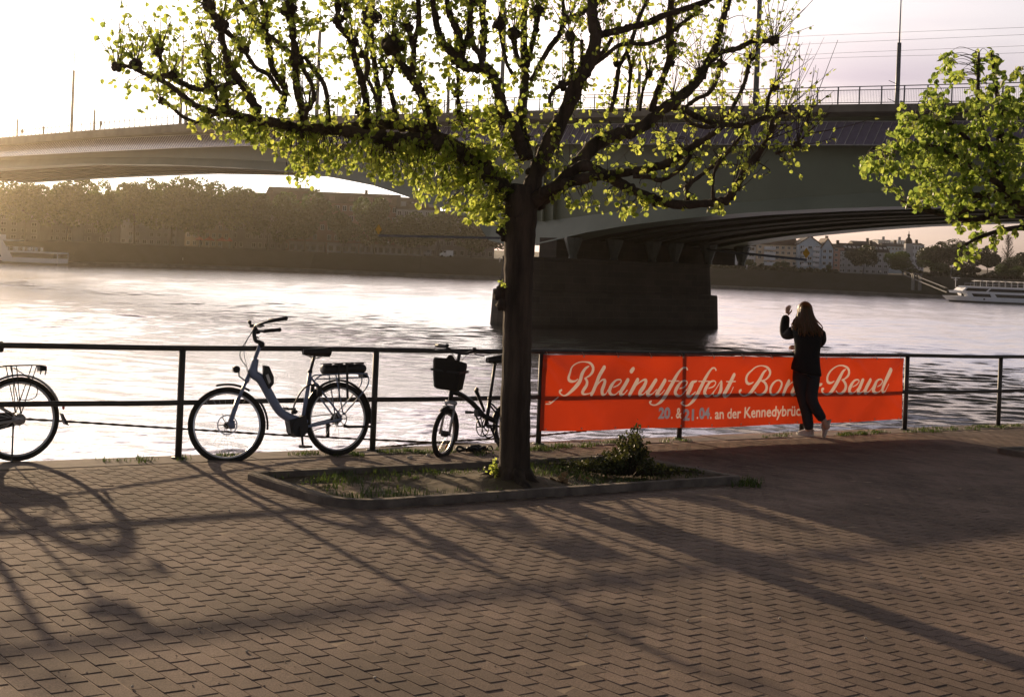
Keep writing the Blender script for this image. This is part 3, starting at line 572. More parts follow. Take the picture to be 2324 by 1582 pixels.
def sans(im, text, x0, x1, yb, h, bold=0.012):
    """plain lettering: a text curve turned into triangles and filled into the print; x0..x1 picture columns, yb baseline row"""
    cu = bpy.data.curves.new('t', 'FONT'); cu.body = text; cu.offset = bold; cu.resolution_u = 3
    ob = bpy.data.objects.new('t', cu); COL.objects.link(ob); bpy.context.view_layer.update()
    me = bpy.data.meshes.new_from_object(ob.evaluated_get(bpy.context.evaluated_depsgraph_get())); me.calc_loop_triangles()
    co = np.array([v.co[:2] for v in me.vertices]); tri = np.array([t.vertices[:] for t in me.loop_triangles])
    (u0, z0), (u1, _) = ban(x0, yb), ban(x1, yb)
    lo, hi = co.min(0), co.max(0); k = (u1 - u0) / (hi[0] - lo[0])
    P2 = np.stack([u0 + (co[:, 0] - lo[0]) * k, z0 + co[:, 1] * h / 0.7], -1)
    for a, b2, c in P2[tri]:
        i0, i1 = int((min(a[0], b2[0], c[0]) - BL) / PXM) - 1, int((max(a[0], b2[0], c[0]) - BL) / PXM) + 2
        j0, j1 = int((min(a[1], b2[1], c[1]) - ZB) / PXM) - 1, int((max(a[1], b2[1], c[1]) - ZB) / PXM) + 2
        i0, j0 = max(i0, 0), max(j0, 0); i1, j1 = min(i1, NXp), min(j1, NZp)
        if i1 <= i0 or j1 <= j0: continue
        I, J = np.meshgrid(np.arange(i0, i1), np.arange(j0, j1)); X, Y = BL + (I + .5) * PXM, ZB + (J + .5) * PXM
        e = lambda p, q_: (q_[0] - p[0]) * (Y - p[1]) - (q_[1] - p[1]) * (X - p[0])
        e1, e2, e3 = e(a, b2), e(b2, c), e(c, a)
        im[j0:j1, i0:i1] = np.maximum(im[j0:j1, i0:i1], ((e1 >= 0) & (e2 >= 0) & (e3 >= 0)) | ((e1 <= 0) & (e2 <= 0) & (e3 <= 0)))
    bpy.data.objects.remove(ob); bpy.data.curves.remove(cu); bpy.data.meshes.remove(me)
T = lambda x: 1475.5 + x * 0.2764          # columns of the small-print zoom
TY = lambda y: 910.1 + y * 0.2764
HL = 0.118
sans(blue, '20', T(58), T(155), TY(134), HL, 0.045); sans(ink, '.', T(162), T(174), TY(134), HL, 0.02)
sans(ink, '&', T(200), T(247), TY(130), HL, 0.02); sans(blue, '21', T(258), T(345), TY(143), HL, 0.045)
sans(ink, '.', T(368), T(380), TY(130), HL, 0.02); sans(blue, '04', T(387), T(478), TY(128), HL, 0.045); sans(ink, '.', T(480), T(492), TY(128), HL, 0.02)
sans(ink, 'an der', T(520), T(742), TY(129), HL * 0.98, 0.02); sans(ink, 'Kennedybrücke', T(768), T(1297), TY(122), HL * 1.05, 0.02)
GRID = 3
nx, nz_ = NXp // GRID, NZp // GRID
def down(im): return im[:nz_ * GRID, :nx * GRID].reshape(nz_, GRID, nx, GRID).mean((1, 3))
A_, B_ = down(ink), down(blue)
gu = BL + (np.arange(nx) + .5) * PXM * GRID; gzv = ZB + (np.arange(nz_) + .5) * PXM * GRID
U_, Z_ = np.meshgrid(gu, gzv)
tt = (U_ - BL) / (BR_ - BL); hh = (Z_ - ZB) / (ZT - ZB)
Z2 = Z_ - 0.004 * np.abs(np.sin(tt * math.pi * 10)) * hh - (0.020 * np.sin(tt * math.pi) + 0.006 * np.sin(tt * 17)) * (1 - hh)
V_ = VBAN - 0.010 - 0.008 * np.sin(tt * 21 + 2 * hh) - 0.014 * (1 - hh) * np.sin(tt * 9 + 1) ** 2 - 0.010 * np.exp(-((tt * 6 - (1 - hh) * 0.9) / 0.12) ** 2) - 0.008 * np.exp(-(((1 - tt) * 6 - (1 - hh) * 0.9) / 0.12) ** 2)
for (u0_, z0_, u1_, z1_, am, w_) in ((.0, 1, .16, .35, .022, .05), (.0, .9, .09, .1, .018, .04), (.17, 1, .33, .55, .014, .05), (.42, 1, .36, .3, .016, .05), (.5, .95, .62, .2, .016, .06), (.72, 1, .66, .45, .014, .05), (.83, 1, .94, .3, .018, .05), (1, 1, .88, .3, .022, .05), (1, .1, .9, .6, .014, .05), (.25, .0, .3, .4, .014, .05), (.55, 0, .5, .35, .012, .05)):
    dx_, dz_ = (u1_ - u0_) * 6, z1_ - z0_; L_ = math.hypot(dx_, dz_); px_, pz2 = (tt - u0_) * 6, hh - z0_; al = (px_ * dx_ + pz2 * dz_) / L_; ac = (-px_ * dz_ + pz2 * dx_) / L_
    V_ = V_ - am * np.exp(-(ac / (w_ * (1 + al))) ** 2) * np.clip(al / 0.1, 0, 1) * np.clip(1.15 - al / L_, 0, 1)
PB = U_[..., None] * UD + V_[..., None] * VD; PB[..., 2] = Z2 - KS * (U_ - U1)
idx = np.arange(nx * nz_).reshape(nz_, nx)
fc = np.stack([idx[:-1, :-1], idx[:-1, 1:], idx[1:, 1:], idx[1:, :-1]], -1).reshape(-1, 4)
banner = thing('festival_banner', 'long orange banner with white script lettering tied to the railing', 'banner', uv(BL, VBAN, ZT))
me = bpy.data.meshes.new('cloth'); me.from_pydata((PB.reshape(-1, 3) - uv(BL, VBAN, ZT)).tolist(), [], fc.tolist())
for nm, arr in (('ink', A_), ('blue', B_)):
    at_ = me.attributes.new(nm, 'FLOAT', 'POINT'); at_.data.foreach_set('value', arr.reshape(-1).astype(np.float32))
me.polygons.foreach_set('use_smooth', [True] * len(me.polygons))
def cloth_mat():
    m = bpy.data.materials.new('printed banner cloth'); m.use_nodes = True; t = m.node_tree; t.nodes.clear()
    def pr(nm):
        a = nd(t, 'ShaderNodeAttribute', attribute_name=nm); r_ = nd(t, 'ShaderNodeMapRange'); r_.inputs['From Min'].default_value = 0.3; r_.inputs['From Max'].default_value = 0.7
        t.links.new(a.outputs['Fac'], r_.inputs[0]); return r_.outputs[0]
    a, b_ = pr('ink'), pr('blue')
    def col(c0, c1, c2):
        m1 = nd(t, 'ShaderNodeMix', data_type='RGBA'); m1.inputs['A'].default_value = (*c0, 1); m1.inputs['B'].default_value = (*c1, 1); t.links.new(a, m1.inputs[0])
        m2 = nd(t, 'ShaderNodeMix', data_type='RGBA'); t.links.new(m1.outputs['Result'], m2.inputs['A']); m2.inputs['B'].default_value = (*c2, 1); t.links.new(b_, m2.inputs[0]); return m2.outputs['Result']
    tcn = nd(t, 'ShaderNodeTexCoord'); nz_t = nd(t, 'ShaderNodeTexNoise', Scale=1.5, Detail=4.0); t.links.new(tcn.outputs['Object'], nz_t.inputs[0])
    fd = nd(t, 'ShaderNodeMapRange'); fd.inputs['From Min'].default_value = 0.3; fd.inputs['From Max'].default_value = 0.7; fd.inputs['To Min'].default_value = 0.25; fd.inputs['To Max'].default_value = 0.46; t.links.new(nz_t.outputs[0], fd.inputs[0])
    d = nd(t, 'ShaderNodeBsdfPrincipled', Roughness=0.5); t.links.new(col((0.62, 0.055, 0.012), (0.80, 0.78, 0.76), (0.45, 0.47, 0.55)), d.inputs['Base Color'])
    tr = nd(t, 'ShaderNodeBsdfTranslucent'); t.links.new(col((0.43, 0.034, 0.006), (0.50, 0.37, 0.30), (0.17, 0.15, 0.18)), tr.inputs[0])
    mx = nd(t, 'ShaderNodeMixShader'); t.links.new(fd.outputs[0], mx.inputs[0]); t.links.new(d.outputs[0], mx.inputs[1]); t.links.new(tr.outputs[0], mx.inputs[2])
    o = nd(t, 'ShaderNodeOutputMaterial'); t.links.new(mx.outputs[0], o.inputs[0]); return m
me.materials.append(cloth_mat()); cl_o = bpy.data.objects.new('cloth', me); COL.objects.link(cl_o); cl_o.parent = banner
M_eye = mat('eyelet brass', (0.6, 0.55, 0.45), 0.35, metal=0.8)
for i in range(13):
    t_ = 0.012 + 0.976 * i / 12
    for z in (ZT - 0.022, ZB + 0.022):
        u = BL + t_ * (BR_ - BL); mb = MB(); mb.torus((0, 0, 0), 0.009, 0.0035, axis=1, n=12, m=6)
        if z > 0.5: mb.tube([(0, 0, 0.005), (0, 0.03, 0.045), (0, 0.06, 0.03)], 0.002, 4)
        o = mb.build('eyelet', M_eye, banner); o.location = Vector(uv(u, VBAN - 0.022 - (0.014 * math.sin(t_ * 9 + 1) ** 2 if z < 0.5 else 0.004), z - (0.012 * math.sin(t_ * math.pi) if z < 0.5 else 0)) - uv(BL, VBAN, ZT)); o.rotation_euler = (0, 0, YAW)
# ================================================================== PLANTERS
def planter(u0, u1, v0, v1, label, rad=0.35):
    o = thing('planter_kerb', label, 'kerb', uv(u0, v0), (0, 0, 0), 'kerbs framing the tree beds'); base = uv(u0, v0)
    def loop(k):
        pts = []
        for (cu, cv, a0, r) in ((u0 + rad, v0 + rad, 180, rad), (u1 - 0.1, v0 + 0.1, 270, 0.1), (u1 - 0.1, v1 - 0.1, 0, 0.1), (u0 + 0.1, v1 - 0.1, 90, 0.1)):
            for i in range(7):
                a = R(a0 + 15 * i); rr = r - k; pts.append((cu + rr * math.cos(a), cv + rr * math.sin(a)))
        return pts
    mb = MB(); lv = [(0, -0.02), (0, 0.050), (0.015, 0.062), (0.085, 0.062), (0.1, 0.052), (0.1, -0.02)]; n = 28
    V = np.array([[uv(u, v, z + 0.004 * math.sin(3 * u + 2 * v)) - base for u, v in loop(k)] for k, z in lv]).reshape(-1, 3)
    mb.add(V, [(i * n + j, i * n + (j + 1) % n, (i + 1) * n + (j + 1) % n, (i + 1) * n + j) for i in range(5) for j in range(n)])
    mb.build('kerb_stones', M_kerb, o, False)
    mb = MB(); nu, nv = 60, 20; V = []
    for j in range(nv + 1):
        for i in range(nu + 1):
            u, v = u0 + 0.06 + (u1 - u0 - 0.12) * i / nu, v0 + 0.06 + (v1 - v0 - 0.12) * j / nv
            V.append(uv(u, v, 0.012 + 0.02 * math.sin(2.2 * u + 1) * math.sin(3 * v) + random.uniform(-0.006, 0.006) + 0.09 * math.exp(-((u - uT) ** 2 + (v - vT) ** 2) / 0.16)))
    mb.add(V, [(j * (nu + 1) + i, j * (nu + 1) + i + 1, (j + 1) * (nu + 1) + i + 1, (j + 1) * (nu + 1) + i) for j in range(nv) for i in range(nu) if not (i < 5 and j < 5 and (i - 5) ** 2 * 0.35 + (j - 5) ** 2 * 0.25 > 9)])
    tag(mb.build('planter_soil', M_soil), kind='structure')
pT = on_ground(1166, 1090, 0.06); uT, vT = pT.dot(UD), pT.dot(VD); YT = pT[1]
planter(PU0, PU1, PV0, PV1, 'low concrete kerb around the bed of the bare pollarded tree')
pK = on_ground(2256, 1014, 0.07); uK, vK = pK.dot(UD), pK.dot(VD)
planter(uK, uK + 4.7, vK - 1.35, vK, 'kerb of the second bed cut by the right edge of the photo', 0.15)
# ================================================================== ROPES beyond the railing
M_rope = mat('mooring rope', (0.05, 0.042, 0.035), 0.9, bump=0.004, bs=80)
def rope(pts, off, label):
    p = spline([on_plane(x, y, VD, VR + off) for x, y in pts], 30); mb = MB(); mb.tube(p, 0.011 + 0.003 * np.sin(np.arange(len(p)) * 1.9), 6)
    tag(mb.build('mooring_rope', M_rope, None, True), label, 'rope', 'ropes slung outside the railing')
rope([(-150, 940), (93, 953), (380, 971), (620, 986), (877, 999), (1150, 1012), (1400, 1024)], 0.33, 'long rope sagging behind the parked bicycles outside the railing')
rope([(780, 1024), (877, 1014), (1010, 1002), (1180, 992), (1330, 978)], 0.36, 'short rope rising to the right behind the folding bicycle')
# ================================================================== BICYCLES   local frame: x forward, y to the rider's left (towards us), z up, rear hub above the origin
M_blue = mat('blue grey bicycle paint', (0.20, 0.25, 0.38), 0.4, coat=0.4, var=0.05)
M_blk = mat('black bicycle paint', (0.02, 0.02, 0.022), 0.4, var=0.1)
M_rub = mat('tyre rubber', (0.022, 0.021, 0.02), 0.8, var=0.2, vs=20)
M_chr = mat('bright metal', (0.62, 0.62, 0.62), 0.28, metal=0.9)
M_plas = mat('black plastic', (0.025, 0.025, 0.027), 0.5)
M_sil = mat('silver bicycle paint', (0.42, 0.42, 0.43), 0.35, metal=0.5)
M_red = mat('red lens', (0.55, 0.02, 0.02), 0.25)
M_amb = mat('amber reflector', (0.9, 0.33, 0.02), 0.25)
M_lens = mat('lamp glass', (0.6, 0.6, 0.58), 0.15)
def steer(px, pz_, head, ang):        # rotation about the steering axis through (px,0,pz_) leaning back by head degrees
    ax = Vector((-math.cos(R(head)), 0, math.sin(R(head))))
    return Matrix.Translation((px, 0, pz_)) @ Matrix.Rotation(R(ang), 4, ax) @ Matrix.Translation((-px, 0, -pz_))
ID = Matrix.Identity(4)
def wheel(o, c, rad, tyre, M=ID, spokes=28, disc=0.0, rim=M_chr, gear=False):
    w = MB(); w.torus(c, rad - tyre, tyre, n=56, m=10); t = w.xf(M).build('wheel', M_rub, o, True)
    m1 = MB(); m1.torus(c, rad - 2 * tyre - 0.004, 0.011, n=56, m=6); m1.xf(M).build('rim', rim, t, True)
    m1 = MB(); cx, cy, cz = c
    for i in range(spokes):
        a = 2 * math.pi * i / spokes; b_ = a + (0.45 if i % 4 < 2 else -0.45); sy = 0.03 if i % 2 else -0.03
        m1.tube([(cx + 0.028 * math.cos(b_), cy + sy, cz + 0.028 * math.sin(b_)), (cx + (rad - 2 * tyre) * math.cos(a), cy, cz + (rad - 2 * tyre) * math.sin(a))], 0.0013, 3, cap=False)
    m1.xf(M).build('spokes', M_chr, t)
    m1 = MB(); m1.tube([(cx, cy - 0.06, cz), (cx, cy - 0.035, cz), (cx, cy - 0.03, cz), (cx, cy + 0.03, cz), (cx, cy + 0.035, cz), (cx, cy + 0.06, cz)], [0.012, 0.012, 0.03, 0.03, 0.014, 0.012], 12); m1.xf(M).build('hub', M_blk, t, True)
    if disc:
        m1 = MB(); m1.torus((cx, cy + 0.045, cz), disc, 0.006, n=32, m=6)
        for i in range(6):
            a = i * math.pi / 3; m1.tube([(cx, cy + 0.045, cz), (cx + disc * math.cos(a), cy + 0.045, cz + disc * math.sin(a))], 0.004, 4)
        m1.xf(M).build('brake_disc', M_chr, t)
    if gear:
        m1 = MB()
        for k, r in enumerate((0.055, 0.047, 0.04)): m1.cyl((cx, cy - 0.035 - 0.008 * k, cz), (cx, cy - 0.039 - 0.008 * k, cz), r, n=24)
        m1.build('sprocket', M_blk, t)
    return t
def fender(o, c, rad, a0, a1, m, M=ID, w=0.055, stay=True):
    mb = MB(); n = 30; cx, cy, cz = c; rows = [(-w / 2, -0.010), (-w / 4, 0.001), (0, 0.005), (w / 4, 0.001), (w / 2, -0.010)]; V = []
    for dy, dr in rows + [(b_, r - 0.003) for b_, r in rows[::-1]]:
        for i in range(n + 1):
            a = R(a0 + (a1 - a0) * i / n); V.append((cx + (rad + dr) * math.cos(a), cy + dy, cz + (rad + dr) * math.sin(a)))
    k = n + 1; mb.add(V, [(j * k + i, j * k + i + 1, ((j + 1) % 10) * k + i + 1, ((j + 1) % 10) * k + i) for j in range(10) for i in range(n)])
    return mb.xf(M).build('mudguard', m, o)
def saddle(o, x, z, L, m, tilt=0.0):
    mb = MB(); st_ = []
    for i in range(9):
        t = i / 8; w = 0.022 + 0.062 * (1 - t) ** 0.8 * (0.75 + 0.25 * min(1, t * 5)); h = 0.028 + 0.02 * (1 - t)
        xx = x - L * 0.5 + L * t; zz = z + 0.014 * (1 - t) ** 2 + tilt * (t - .5)
        st_.append([(xx, w * math.cos(a) * (1.0), zz + h * math.sin(a) * (1 if math.sin(a) > 0 else 1.1)) for a in np.arange(10) * 2 * math.pi / 10])
    V = np.array(st_).reshape(-1, 3); mb.add(V, [(i * 10 + j, i * 10 + (j + 1) % 10, (i + 1) * 10 + (j + 1) % 10, (i + 1) * 10 + j) for i in range(8) for j in range(10)] + [tuple(range(10)), tuple(range(80, 90))[::-1]])
    s = mb.build('saddle', m, o, True)
    m1 = MB(); m1.tube(spline([(x + 0.1, 0.02, z - 0.02), (x, 0.022, z - 0.055), (x - 0.1, 0.035, z - 0.02)], 5), 0.004, 5); m1.tube(spline([(x + 0.1, -0.02, z - 0.02), (x, -0.022, z - 0.055), (x - 0.1, -0.035, z - 0.02)], 5), 0.004, 5); m1.build('saddle_rails', M_chr, s)
    return s
def crank(o, bb, ang, side, L=0.17):
    x, z = bb; a = R(ang); ex, ez = x + L * math.cos(a), z + L * math.sin(a); y0 = 0.075 * side
    mb = MB(); mb.tube([(x, 0.02 * side, z), (x, y0, z)], 0.012, 8); mb.tube([(x, y0, z), (ex, y0 + 0.012 * side, ez)], [0.014, 0.010], 8); c = mb.build('crank', M_blk, o)
    m1 = MB(); m1.box((ex, y0 + 0.065 * side, ez), (0.095, 0.085, 0.020)); m1.box((ex + 0.04, y0 + 0.065 * side, ez + 0.006), (0.012, 0.09, 0.026)); m1.build('pedal', M_plas, c); return c
def chainring(o, bb, rad, y, cog, rc=0.045, guard=False):
    x, z = bb; mb = MB(); mb.torus((x, y, z), rad, 0.006, n=36, m=6)
    for i in range(5): a = i * 1.2566; mb.tube([(x, y, z), (x + rad * math.cos(a), y, z + rad * math.sin(a))], 0.007, 4)
    c = mb.build('chainring', M_blk, o); m1 = MB(); m1.tube([(x, y, z + rad), (cog[0], y, cog[1] + rc)], 0.004, 4); m1.tube([(x, y, z - rad), (cog[0], y, cog[1] - rc)], 0.004, 4); m1.build('chain', M_blk, o)
def place_bike(o, foot, lean, turn=0.0):
    o.location = foot; o.rotation_euler = (R(lean), math.asin(KS), math.atan2(-UD[1], -UD[0]) + R(turn))
# --- the blue grey electric bicycle
def ebike():
    o = thing('electric_bicycle', 'blue grey step-through electric bicycle leaning on the railing, black battery over the rear wheel', 'bicycle')
    RW = 0.345; rh = (0, 0, RW); WB = 1.13; fh = (WB, 0, RW)
    ST = steer(0.90, 0.74, 69, -24)
    wheel(o, rh, RW, 0.024, gear=True, disc=0.07); wheel(o, fh, RW, 0.024, ST, disc=0.085)
    mb = MB()
    mb.tube(spline([(0.845, 0, 0.93), (0.87, 0, 0.80), (0.80, 0, 0.745), (0.70, 0, 0.58), (0.615, 0, 0.45), (0.52, 0, 0.385), (0.42, 0, 0.345)], 6), np.interp(np.arange(37), [0, 6, 12, 24, 30, 36], [0.028, 0.042, 0.046, 0.040, 0.042, 0.045]), 12)
    mb.tube([(0.375, 0, 0.33), (0.285, 0, 0.80)], [0.022, 0.018], 10)
    for y in (-1, 1):
        mb.tube(spline([(0.30, 0.012 * y, 0.765), (0.24, 0.055 * y, 0.66), (0.0, 0.072 * y, RW + 0.02)], 6), 0.0095, 6)
        mb.tube(spline([(0.38, 0.03 * y, 0.29), (0.24, 0.055 * y, 0.305), (0.0, 0.072 * y, RW)], 6), 0.013, 6)
    mb.tube([(0.335, 0, 0.33), (0.46, 0, 0.37)], 0.03, 8); mb.build('frame', M_blue, o, True)
    mb = MB(); mb.tube([(0.43, -0.045, 0.285), (0.43, 0.055, 0.285)], 0.085, 20); mb.prism([(0.34, -0.04, 0.25), (0.52, -0.04, 0.24), (0.54, -0.04, 0.36), (0.36, -0.04, 0.40)], (0, 0.085, 0)); mb.build('motor', M_plas, o)
    mb = MB()
    for y in (-1, 1):
        mb.tube([(0.945, 0.052 * y, 0.72), (1.03, 0.052 * y, 0.55)], 0.0155, 8); mb.tube([(1.02, 0.052 * y, 0.575), (1.115, 0.055 * y, RW - 0.01)], 0.022, 8)
    mb.tube([(0.935, -0.075, 0.735), (0.935, 0.075, 0.735)], 0.024, 8); mb.tube([(0.935, 0, 0.735), (0.80, 0, 1.05)], 0.019, 10); mb.box((1.09, 0.085, RW - 0.005), (0.05, 0.03, 0.07)); mb.xf(ST).build('fork', M_blue, o, True)
    mb = MB(); mb.tube(spline([(0.80, 0, 1.03), (0.79, 0, 1.075), (0.835, 0, 1.10), (0.845, 0, 1.18), (0.82, 0, 1.215)], 5), 0.019, 10); mb.ball((0.785, 0, 1.06), 0.032); mb.xf(ST).build('stem', M_blk, o, True)
    mb = MB(); hb = spline([(0.60, 0.31, 1.235), (0.72, 0.28, 1.225), (0.83, 0.12, 1.215), (0.845, 0, 1.215), (0.83, -0.12, 1.215), (0.72, -0.28, 1.225), (0.60, -0.31, 1.235)], 6)
    mb.tube(hb, 0.0125, 10); h = mb.xf(ST).build('handlebar', M_blk, o, True)
    for y in (-1, 1):
        mb = MB(); mb.tube([(0.735, 0.277 * y, 1.225), (0.585, 0.314 * y, 1.238)], 0.0175, 10); mb.ball((0.583, 0.314 * y, 1.238), 0.021); mb.xf(ST).build('grip', M_plas, h, True)
        mb = MB(); mb.tube(spline([(0.80, 0.19 * y, 1.205), (0.84, 0.25 * y, 1.185), (0.78, 0.33 * y, 1.175)], 5), 0.007, 6); mb.ball((0.80, 0.19 * y, 1.205), (0.03, 0.02, 0.02)); mb.xf(ST).build('brake_lever', M_blk, h)
    mb = MB(); mb.box((0.86, 0, 1.235), (0.05, 0.075, 0.018)); mb.tube([(0.845, -0.1, 1.215), (0.865, -0.11, 1.275)], 0.006, 6); mb.ball((0.87, -0.115, 1.29), (0.018, 0.025, 0.02)); mb.xf(ST).build('display', M_plas, h)
    mb = MB()
    for k, (y, dz) in enumerate(((0.18, 0.0), (-0.18, 0.0), (0.12, 0.05))): mb.tube(spline([(0.85, y, 1.2), (0.95 + 0.02 * k, y * 0.7, 1.02 - dz), (0.93, y * 0.3, 0.86), (0.90, 0.02, 0.74)], 6), 0.003, 4)
    mb.xf(ST).build('brake_cable', M_blk, o)
    mb = MB(); mb.ball((1.02, 0, 0.845), (0.035, 0.032, 0.033), 10, 8); mb.tube([(0.95, 0, 0.74), (1.0, 0, 0.78), (1.0, 0, 0.83)], 0.007, 6); hl = mb.xf(ST).build('headlight', M_plas, o, True)
    mb = MB(); mb.tube([(1.05, 0, 0.847), (1.058, 0, 0.847)], 0.026, 12); mb.xf(ST).build('lens', M_lens, hl)
    fender(o, fh, RW + 0.03, 78, 126, M_plas, ST)
    fender(o, fh, RW + 0.02, 148, 190, M_plas, ST); fender(o, rh, RW + 0.022, 8 - 14, 200 - 45, M_blk)
    fender(o, rh, RW + 0.022, 155, 190, M_plas)
    mb = MB(); mb.tube([(0.29, 0, 0.78), (0.235, 0, 0.955)], 0.014, 10); mb.tube([(0.29, 0, 0.785), (0.285, 0, 0.81)], 0.022, 10); mb.build('seat_post', M_blk, o, True)
    saddle(o, 0.225, 0.975, 0.27, M_plas, 0.02)
    mb = MB()
    for y in (-0.065, 0.065):
        mb.tube(spline([(0.27, y * 0.4, 0.70), (0.22, y, 0.755), (0.12, y, 0.765), (-0.22, y, 0.765), (-0.30, y, 0.735), (-0.30, y, 0.66), (-0.22, y * 1.1, 0.57), (-0.02, y * 1.2, RW + 0.04)], 6), 0.0068, 6)
        mb.tube([(0.18, y, 0.725), (-0.26, y, 0.725)], 0.006, 5); mb.tube([(0.05, y, 0.765), (-0.015, y * 1.2, RW + 0.04)], 0.0065, 5)
    for x in (0.12, 0.0, -0.12, -0.24): mb.tube([(x, -0.065, 0.765), (x, 0.065, 0.765)], 0.005, 5)
    mb.build('luggage_rack', M_blue, o, True)
    mb = MB(); mb.tube([(0.155, 0, 0.81), (0.14, 0, 0.81), (-0.28, 0, 0.81), (-0.295, 0, 0.81)], [0.035, 0.046, 0.046, 0.038], 14); mb.v[-1][:, 1] *= 1.35; mb.build('battery', M_plas, o, True)
    mb = MB(); mb.box((-0.07, 0, 0.868), (0.42, 0.13, 0.008))
    for x in (0.1, -0.02, -0.14, -0.25): mb.box((x, 0.0, 0.860), (0.02, 0.13, 0.014))
    mb.box((-0.07, 0.068, 0.70), (0.022, 0.008, 0.34)); mb.box((0.02, 0.068, 0.70), (0.014, 0.008, 0.34)); mb.build('rack_cover', M_blk, o)
    mb = MB(); mb.box((-0.285, 0, 0.745), (0.05, 0.09, 0.05)); tl = mb.build('tail_light', M_plas, o); mb = MB(); mb.box((-0.312, 0, 0.745), (0.006, 0.08, 0.035)); mb.build('lens', M_red, tl)
    mb = MB(); mb.prism([(0.80, 0.04, 0.87), (0.745, 0.04, 0.86), (0.70, 0.04, 0.76), (0.70, 0.04, 0.70), (0.745, 0.04, 0.655), (0.80, 0.04, 0.76)], (0, 0.03, 0)); lk = mb.build('folding_lock', M_blk, o); mb = MB(); mb.prism([(0.785, 0.073, 0.78), (0.76, 0.073, 0.79), (0.735, 0.073, 0.72), (0.755, 0.073, 0.70)], (0, 0.004, 0)); mb.build('clip', M_chr, lk)
    mb = MB(); mb.torus((0.235, 0, 0.62), 0.06, 0.018, axis=0, n=20, m=8, a0=R(-50), a1=R(230)); mb.box((0.235, 0.075, 0.615), (0.04, 0.03, 0.10)); mb.build('ring_lock', M_plas, o, True)
    mb = MB(); mb.tube(spline([(0.24, 0.06, 0.66), (0.33, 0.06, 0.675), (0.42, 0.07, 0.62), (0.49, 0.06, 0.50), (0.49, 0.05, 0.44)], 6), 0.008, 6); mb.ball((0.485, 0.05, 0.435), (0.035, 0.03, 0.022)); mb.build('lock_chain', M_plas, o, True)
    crank(o, (0.43, 0.285), -92, 1); crank(o, (0.43, 0.285), 88, -1); chainring(o, (0.43, 0.285), 0.085, -0.05, (0, RW))
    mb = MB(); mb.tube([(-0.01, 0.085, RW - 0.06), (-0.05, 0.1, RW - 0.075), (-0.30, 0.10, RW - 0.085)], [0.016, 0.013, 0.011], 8); mb.box((-0.31, 0.10, RW - 0.09), (0.03, 0.03, 0.018)); mb.build('kickstand', M_blk, o)
    mb = MB(); mb.box((0.065, -0.08, RW - 0.10), (0.03, 0.02, 0.14)); mb.cyl((0.06, -0.07, RW - 0.06), (0.06, -0.08, RW - 0.06), 0.02, n=12); mb.cyl((0.07, -0.07, RW - 0.16), (0.07, -0.085, RW - 0.16), 0.02, n=12); mb.build('derailleur', M_blk, o)
    return o
eb = ebike()
pr_ = on_ground(768, 1034); place_bike(eb, pr_, 5)
